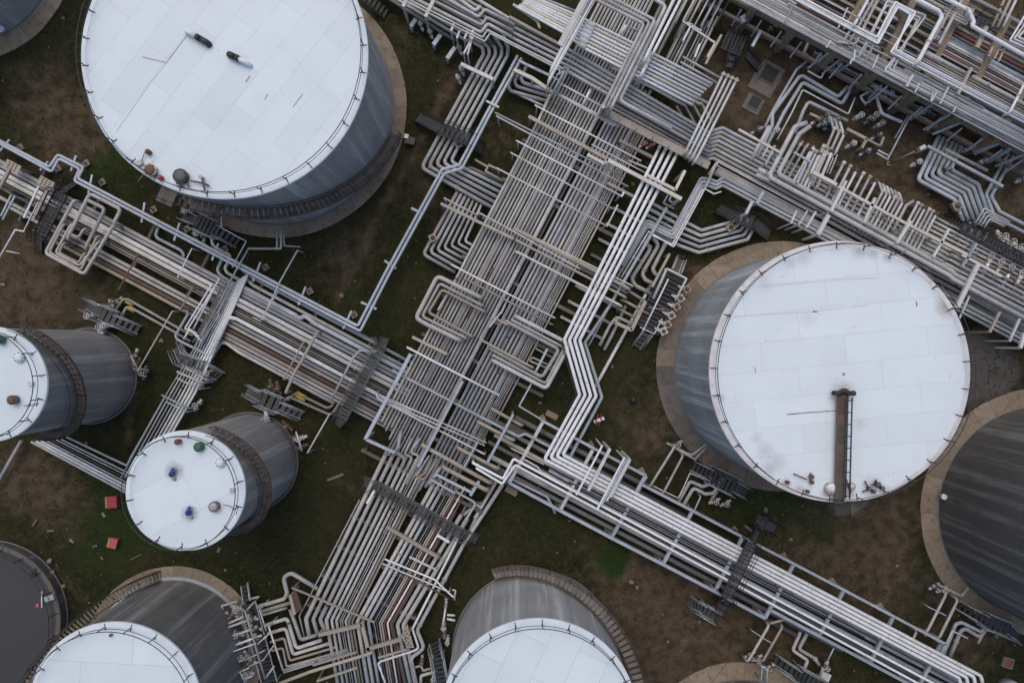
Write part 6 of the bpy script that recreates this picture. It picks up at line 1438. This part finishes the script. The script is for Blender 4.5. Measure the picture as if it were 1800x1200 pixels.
for i, nd in enumerate([[(1172, 472), (1207, 490), (1187, 528)], [(1175, 490), (1130, 582)], [(1172, 472), (1162, 495), (1148, 525)], [(1140, 540), (1175, 545)], [(1155, 535), (1176, 548)], [(1125, 575), (1150, 587), (1164, 560)]]):
    pipe(nd, [4, 3, 5, 2, 2, 2.4][i], 2.4, ["steelw", "bright", "warm", "steel", "redw", "steelw"][i] if i != 4 else "redbrown", ["pale rail pipe cornering round the pump deck", "slim white pipe along the pump deck", "warm grey pipe edging the pump deck", "thin line across the pump deck", "thin red line across the pump deck", "white rail at the foot of the pump deck"][i], "pump deck lines", bend=.4)
beam((1177, 446), (1146, 504), 4, 2.0, "tan", "slim tan beam beside the pump deck", legs="se"); beam((1134, 530), (1110, 580), 6, 2.2, "tan", "tan beam on the meadow side of the pump deck", legs="s"); beam((1110, 580), (1082, 567), 6, 2.2, "tan", "short tan beam turning at the pump deck foot", legs="e"); beam((1082, 568), (1084, 556), 4, 2.2, "tan", "small tan beam tip by the pump deck foot")

# manifold at lower left
walkway("grey manifold deck packed with valves by the brown-stair tank", [([(430, 1027, .1), (434, 1058, 1.2)], 13), ([(436, 1060, 1.2), (474, 1200, 1.2)], 26)], "deck", "steelw", rails=False)
for i, (a, b, w, z) in enumerate(SY([((387, 1107), (440, 1088), 4, 1.9), ((394, 1122), (452, 1102), 4, 1.9), ((400, 1138), (460, 1116), 4, 1.9), ((388, 1108), (396, 1130), 3, 1.9), ((407, 1162), (415, 1183), 3, 1.9), ((415, 1183), (438, 1173), 3, 1.9), ((405, 1168), (432, 1158), 3, 1.9), ((422, 1180), (428, 1194), 3, 1.9), ((428, 1194), (444, 1187), 3, 1.9), ((430, 1072), (466, 1192), 3.4, 2.6), ((402, 1095), (428, 1083), 4, 2.0), ((430, 1076), (448, 1056), 3, 2.4), ((372, 1187), (386, 1158), 2, 2.6), ((386, 1153), (450, 1130), 2.2, 2.6), ((456, 1070), (468, 1108), 2.6, 2.2), ((472, 1100), (498, 1178), 3.2, 2.2), ((430, 1160), (466, 1142), 2.2, 2.4), ((435, 1172), (465, 1158), 2.2, 2.4), ((452, 1132), (474, 1112), 2.2, 2.4), ((462, 1160), (484, 1130), 2.2, 2.4), ((466, 1192), (482, 1170), 3.4, 2.4)])):
    beam(a, b, w, z, "bright" if i in (9, 10) else ["steelw", "warm", "warm"][i % 3] if i < 3 else "steelw", f"pale frame pipe over the manifold deck, {ORD[i]} from the top", legs="s" if i % 2 == 0 else "", group="frame pipes of the manifold", name="frame_pipe", cat="pipe frame", prof="tube")
for i, (x, y) in enumerate(SY(((408, 1080), (418, 1068), (443, 1084), (450, 1102), (457, 1118), (415, 1128), (422, 1142), (428, 1150), (436, 1180), (418, 1112), (440, 1160)))): valve(x, y, 1.4, 2.8, 1.1, f"hand valve crowding the manifold deck, {ORD[i]} from the top", (["grey", "dark", "rust"][i % 3], ["steelw", "rust"][i % 2], "warm"), "hand valves on the manifold deck")
pipe([(392, 1066), (390, 1063), (392, 1064), (418, 1056)], 4.4, 1.0, "warm", "low pipe on the concrete ring beside the manifold", "manifold pipes"); pipe([(390, 1064), (398, 1105)], 4.4, 1.0, "warm", "upright warm pipe beside the manifold", "manifold pipes"); pipe([(440, 1052), (456, 1048)], 4, 1.0, "warm", "short stub beside the manifold stair", "manifold pipes")
pipe([(558, 1034), (512, 1006), (498, 1014), (505, 1042), (500, 1052), (446, 1068)], 7.6, 1.0, "warm", "thick pipe looping over the grass to the manifold", "manifold pipes", bend=1.4)
pipe([(513, 1058), (460, 1074)], 6.6, 1.3, "tan", "tan flat-looking pipe running to the manifold", "manifold pipes"); pipe([(505, 1067), (462, 1080)], 5.4, 1.0, "grey", "grey pipe below the tan manifold pipe", "manifold pipes")
bundle(4, [(468, 1098), (505, 1086), (521, 1139), (566, 1124)], [(478, 1143), (497, 1138), (504, 1171), (606, 1142)], [7, 6.4, 4.6, 4], 1.2, ["grey", "warm", "tan", "warm"], "the nested elbows right of the manifold", "the lower run", bend=1.0)
pipe([(510, 1070), (529, 1124), (557, 1115)], 6.6, 1.2, "warm", "outermost nested elbow right of the manifold", "manifold pipes", bend=1.0)
bundle(3, [(500, 1176), (612, 1140)], [(498, 1182), (614, 1146)], 2.2, 1.2, ["steelw", "blue", "steelw"], "the slim lines below the nested elbows", "the elbows")
for i, (a, b, w, mt) in enumerate([((560, 1115), (637, 1097), 6, "tan"), ((636, 1094), (648, 1142), 6, "tan"), ((645, 1140), (706, 1122), 6, "tan"), ((665, 1155), (716, 1140), 3.4, "tan"), ((513, 1032), (659, 1093), 3, "tan"), ((550, 1168), (627, 1145), 3.6, "tan"), ((557, 1196), (628, 1172), 3.6, "tan")]):
    beam(a, b, w, 2.0, mt, ["tan flat beam, left arm of the Z above the lower run", "tan flat beam, middle of the Z above the lower run", "tan flat beam reaching the holed plate", "slim tan beam below the holed plate", "long slim brown beam slanting across the lower run", "slim tan beam right of the manifold, upper", "slim tan beam right of the manifold, lower"][i], legs="s" if i != 2 else "", group="tan beams over the lower run")
pipe([(485, 1203), (545, 1180), (654, 1147)], 6, 2.2, "tan", "long tan pipe leaving the lower edge towards the lower run", "manifold pipes", drop="e")
for i, (x, y) in enumerate(((716, 1120),)):
    p = W(x, y, 2.1); root = empty("anchor_plate", (p.x, p.y, 0), "tan triangular plate with rusty holes over the lower run", "anchor plate")
    R_ = Matrix.Rotation(D(0), 3, 'Z')
    a, b, c, d = W(704, 1118, 2.1), W(718, 1138, 2.1), W(728, 1138, 2.1), W(716, 1096, 2.1)
    MB().hexa([q - Vector((0, 0, .08)) for q in (a, b, c, d)] + [a, b, c, d]).bar((p.x, p.y, 2.0), (p.x, p.y, 0), .2, .2).build("plate", M["tan"], root)
    bm_ = MB().cyl((0, 0, 0), .075, .02, 8).mesh("bolt_head", Vector((0, 0, 0)), M["rust"])
    for k, (u, v) in enumerate(((709, 1115), (712, 1108), (715, 1113), (713, 1119), (717, 1121), (714, 1126), (719, 1128), (722, 1134), (717, 1132), (712, 1122), (718, 1106), (720, 1115))): inst("bolt_head", bm_, W(u, v, 2.11), root)
root = empty("anchor_plate", W(522, 1055, 0), "rusty framed plate on edge beside the thick looping pipe", "anchor plate")
a, b, c, d = W(513, 1044, 1.9), W(521, 1078, 1.9), W(531, 1070, 1.9), W(519, 1034, 1.9)
MB().hexa([q - Vector((0, 0, .3)) for q in (a, b, c, d)] + [a, b, c, d]).build("plate", M["rust"], root); MB().bar(a + Vector((-.1, 0, .02)), b + Vector((-.1, 0, .02)), .25, .4).bar((a.x, a.y, 1.6), (a.x, a.y, 0), .15, .15).build("frame", M["tan"], root)
bundle(2, [(672, 990), (762, 1028), (790, 1040)], [(676, 982), (764, 1018), (798, 1050)], 3, 1.8, ["steelw", "bright"], "the white cross pair by the pale-walled tank", "the walkway", drop="e")
pipe([(712, 1008), (790, 1052)], 3, 1.6, "redbrown", "red-brown pipe below the white cross pair", "cross pipes by the pale-walled tank"); beam((680, 925), (770, 978), 6, 1.9, "tan", "brown beam slanting across the lower run under the walkway", legs="e"); beam((720, 978), (768, 1001), 3, 1.9, "steelw", "short pale beam below the brown slanting beam", legs="e"); beam((769, 940), (790, 952), 4, 2.0, "bright", "short bright beam near the walkway end", legs="s")
beam((658, 862), (645, 884), 4, 2.8, "bright", "bright lamp arm on the long grey footbridge", name="bracket", cat="bracket")
pipe([(808, 950), (790, 985), (776, 1010)], 9, .5, "black", "black hose lying by the walkway end", "cross pipes by the pale-walled tank"); pipe([(795, 955), (780, 985)], 3, .8, "cream", "short cream pipe beside the black hose", "cross pipes by the pale-walled tank")
for i, nd in enumerate([[(785, 1055), (780, 1090), (778, 1100)], [(800, 1036), (796, 1052)], [(795, 1036), (801, 1037), (799, 1054)], [(786, 1080), (800, 1081)], [(786, 1087), (800, 1090)], [(730, 1172), (740, 1169), (744, 1178), (757, 1174)], [(740, 1200), (740, 1187), (770, 1178)]]):
    pipe(nd, [4, 3, 3, 4, 4, 4, 6][i], 1.0, ["steelw", "dark", "steelw", "steelw", "steelw", "tan", "warm"][i], f"small pipe at the foot of the pale-walled tank, {ORD[i]} going down", "small pipes at the pale-walled tank", bend=.6)
for i, (x, y) in enumerate(SY(((780, 1100), (782, 1112), (787, 1125), (784, 1060), (742, 1160), (762, 1190), (760, 1200)))): valve(x, y, .8, 1.5, .9, f"small valve at the foot of the pale-walled tank, {ORD[i]} from the top", (["dark", "grey"][i % 2], ["rust", "steelw"][i % 2], "warm"), "valves at the pale-walled tank")
# valves near left tanks
for i, (x, y, mt) in enumerate(SX(((198, 538, "warm"), (206, 530, "tan"), (180, 575, "steelw"), (188, 572, "steelw"), (172, 590, "steelw"), (160, 556, "dark"), (478, 678, "rust"), (490, 682, "rust"), (472, 690, "rust"), (460, 740, "steelw"), (470, 735, "steelw"), (505, 748, "rust"), (520, 768, "rust"), (530, 785, "rust"), (528, 770, "steelw"), (242, 640, "rust"), (248, 650, "warm"), (238, 625, "warm"), (255, 655, "dark"), (335, 420, "steelw"), (350, 412, "dark"), (330, 372, "dark"), (380, 378, "rust")))):
    valve(x, y, .8, random.uniform(0, 3), 1.15, f"{'rusty' if mt == 'rust' else 'pale' if mt == 'steelw' else 'weathered'} valve among the left-hand tanks, {ORD[i]} from the left of them all", (mt, "rust" if mt in ("warm", "tan", "rust") else "steelw", mt), "valves by the left-hand tanks")
for i, (nd, w, mt, nm) in enumerate([([(303, 547), (242, 652)], 3, "warm", "slender pipe slanting from the left run to the edge tank"), ([(338, 507), (318, 543)], 3, "brown", "brown slender pipe meeting the left run above the slanting one"), ([(241, 450), (208, 510)], 3, "rust", "rusty pole-like pipe across the left run by the edge tank"), ([(337, 437), (312, 488)], 2.6, "bright", "thin white pipe across the cream pipes of the left run"), ([(523, 440), (493, 493), (461, 562)], 2.8, "steelw", "long thin white pipe crossing the twin pipes near the bare patch"), ([(490, 510), (458, 563)], 2.4, "steelw", "thin white pipe beside the long crossing one"), ([(458, 565), (444, 557)], 3, "steelw", "short white tip at the foot of the crossing pipes"), ([(557, 585), (528, 638), (520, 650), (502, 690)], 5, "tan", "tan flat pipe across the left run towards the small tank"), ([(533, 602), (498, 667)], 2.6, "warm", "thin warm pipe parallel to the tan crossing pipe"), ([(662, 618), (632, 616), (621, 628), (581, 704)], 3.8, "blue", "pale pipe bending over the left run beside the footbridge"), ([(579, 728), (540, 796)], 3, "steelw", "slender pale pipe across the dark grass to the small tank"), ([(520, 758), (531, 792)], 3, "steelw", "pale upright at the rim of the small tank"), ([(230, 625), (242, 648)], 3, "warm", "warm upright at the rim of the edge tank"), ([(390, 358), (389, 400), (433, 424), (408, 470)], 2, "steelw", "thin white line around the dark platform by the big tank"), ([(436, 437), (480, 437), (487, 436), (487, 408)], 4, "grey", "grey pipe at the foot of the big tank, left"), ([(482, 437), (494, 437), (494, 405)], 4, "grey", "grey pipe at the foot of the big tank, right"), ([(498, 405), (500, 432), (528, 434)], 3, "warm", "warm pipe at the foot of the big tank"), ([(437, 437), (415, 475), (355, 590)], 3, "steel", "long pale pipe slanting over the left run beside the white pair"), ([(660, 592), (662, 600), (620, 578)], 2, "dark", "thin dark rail beside the footbridge")]):
    pipe(nd, w, 2.3, mt, nm, "slender crossing pipes", bend=.6, drop="se" if i < 5 or i in (7, 8, 10) else "", dz=.4, cat="pipe")
for (x, y, s, nm) in ((761, 418, 1.0, "tan square actuator on the outermost nested elbow"), (1284, 400, 1.0, "tan square actuator on a bent pipe in the grass wedge"), (806, 254, .9, "tan square actuator on the five turning pipes"), (1681, 362, 1.2, "tan square actuator on the curving pipes")): actuator(x, y, 1.1, s, nm)
for i, nd in enumerate([[(835, 281), (858, 294), (853, 301), (885, 318)], [(858, 290), (880, 300)]]): pipe(nd, 4, 1.2, "tan", ["tan hooked pipe on the grass square edge", "short tan pipe on the grass square edge"][i], "odd pipes by the grass square", bend=.5)

# ---------------- small things on the ground
crate_like_box("hose_box", 201, 880, 0, (.95, .95, .5), .05, "red", "red box with a yellow edge on grass, beside the small tank", "hose box", trim="yellow", group="red boxes on the grass")
crate_like_box("hose_box", 202, 952, 0, (.75, .8, .4), -.25, "redw", "faded red box with a yellow edge, further from the small tank", "hose box", trim="yellow", group="red boxes on the grass")
q = W(1112, 702, 0); root = tag(MB().lathe(q, [(.1, 0), (.28, .1), (.34, .3), (.3, .5), (.12, .62)], 18).build("ball", M["rubber"], origin=q), "black ball-shaped object lying on the grass by the gangway tank", "ball")
for i, (x, y, sx, sy, rt, nm) in enumerate([(970, 729, 1.1, .5, -.5, "warm grey slab on the dark grass above the right rack"), (899, 862, 1.1, .55, -.5, "grey slab on the grass below the crossing"), (1052, 738, .95, .26, .35, "")]):
    if not nm: continue
    q = W(x, y, 0); tag(MB().box(q + Vector((0, 0, .07)), (sx, sy, .14), rt).build("concrete_slab", M["concrete"], origin=q), nm, "slab", "loose slabs on the grass")
q = W(1052, 737, 0); root = empty("barrier", q, "red and white barrier fallen on the grass beside the white run", "barrier")
MB().box(q + Vector((0, 0, .3)), (.95, .26, .26), .35).build("board", M["bright"], root)
for s_ in (-.25, .2): MB().box(q + Vector((s_, s_*.36, .3)), (.16, .27, .27), .35).build("stripe", M["redw"], root)
for s_ in (-.35, .35): MB().bar(q + Vector((s_*.4 - .1, -.5, .05)), q + Vector((s_*.4 + .1, .5, .15)), .1, .08).build("foot", M["red"], root)
for i, (x, y, s, h_) in enumerate([(1352, 131, 1.5, .03), (1326, 181, 1.05, .03), (1770, 1163, .8, .2)]):
    q = W(x, y, 0); root = empty("drain_pit", q, ["dark square pit in a large pale concrete pad on bare earth", "dark square pit in a small concrete pad on bare earth", "square pit with a pale rim on the grass near the charcoal tank"][i], "drain pit", "square pits")
    if i < 2: MB().box(q + Vector((-.25 if i == 0 else -.1, -.35 if i == 0 else -.1, h_/2 + .01)), (s*1.5, s*1.9 if i == 0 else s*1.4, h_), -.5).build("pad", M["concdark"], root)
    R_ = Matrix.Rotation(-.5 if i < 2 else -.3, 3, 'Z'); w_ = s*.5
    for k in range(4):
        v = R_ @ Vector((math.cos(k*math.pi/2), math.sin(k*math.pi/2), 0)) * w_; t_ = Vector((-v.y, v.x, 0))*(1.1 if k % 2 == 0 else .88)
        MB().bar(q + v + t_ + Vector((0, 0, .08)), q + v - t_ + Vector((0, 0, .08)), .1, .04 + h_).build("curb", M["concdark" if i < 2 else "concrete"], root)
    MB().box(q + Vector((0, 0, .05)), (s*.86, s*.86, .02), -.5 if i < 2 else -.3).build("cover", M["rubber" if i < 2 else "redbrown"], root)
crate_like_box("tool_box", 722, 250, 0, (.8, .55, .5), -.2, "rust", "rusty open box beside the stair foot of the big tank", "box", lid="wood"); crate_like_box("small_box", 716, 243, 0, (.32, .3, .6), -.2, "bright", "small white box beside the rusty box", "box")
rnd = random.Random(11)
wl_ = [(90, 932, 12), (127, 950, 9), (168, 959, 9), (183, 904, 9), (180, 980, 7), (62, 918, 14), (385, 966, 9), (590, 838, 30), (240, 978, 22), (6, 500, 8)]
for i, (x, y, l) in enumerate(SX(wl_)):
    q = W(x, y, 0); a = rnd.uniform(-1.2, 1.2)
    tag(MB().box(q + Vector((0, 0, .05)), (l*.05, rnd.uniform(.12, .26), .1), a).build("timber_offcut", M["wood" if i % 3 else "concrete"], origin=q), f"weathered timber offcut lying on the grass, {ORD[i]} from the left", "timber", "timber offcuts on the grass")
for i, (x, y) in enumerate(SX(((285, 600), (88, 985), (112, 1030), (93, 1005), (1110, 1022), (1345, 895), (600, 520)))):
    q = W(x, y, 0); mb = MB(); 
    mb.lathe(q, [(.2, -.02), (.24, .08), (.16, .18), (.05, .22)], 7); mb.v = [v + Vector((rnd.uniform(-.07, .07), rnd.uniform(-.07, .07), 0)) for v in mb.v]
    tag(mb.build("rock", M["concrete"], origin=q), f"pale rock on the grass, {ORD[i]} from the left", "rock", "pale rocks on the grass")
q = W(1768, 1204, 0); root = empty("small_vessel", q, "small white domed vessel at the lower right edge", "vessel"); MB().lathe(q, [(.75, 0), (.78, 1.0), (.7, 1.25), (.45, 1.42), (.1, 1.5)], 24).build("dome", M["rim"], root); MB().cyl(q + Vector((0, 0, 1.5)), .08, .2, 10).build("nozzle", M["grey"], root)
build_fill("shaded pipes crowding the lower levels under the elevated rack and other runs")
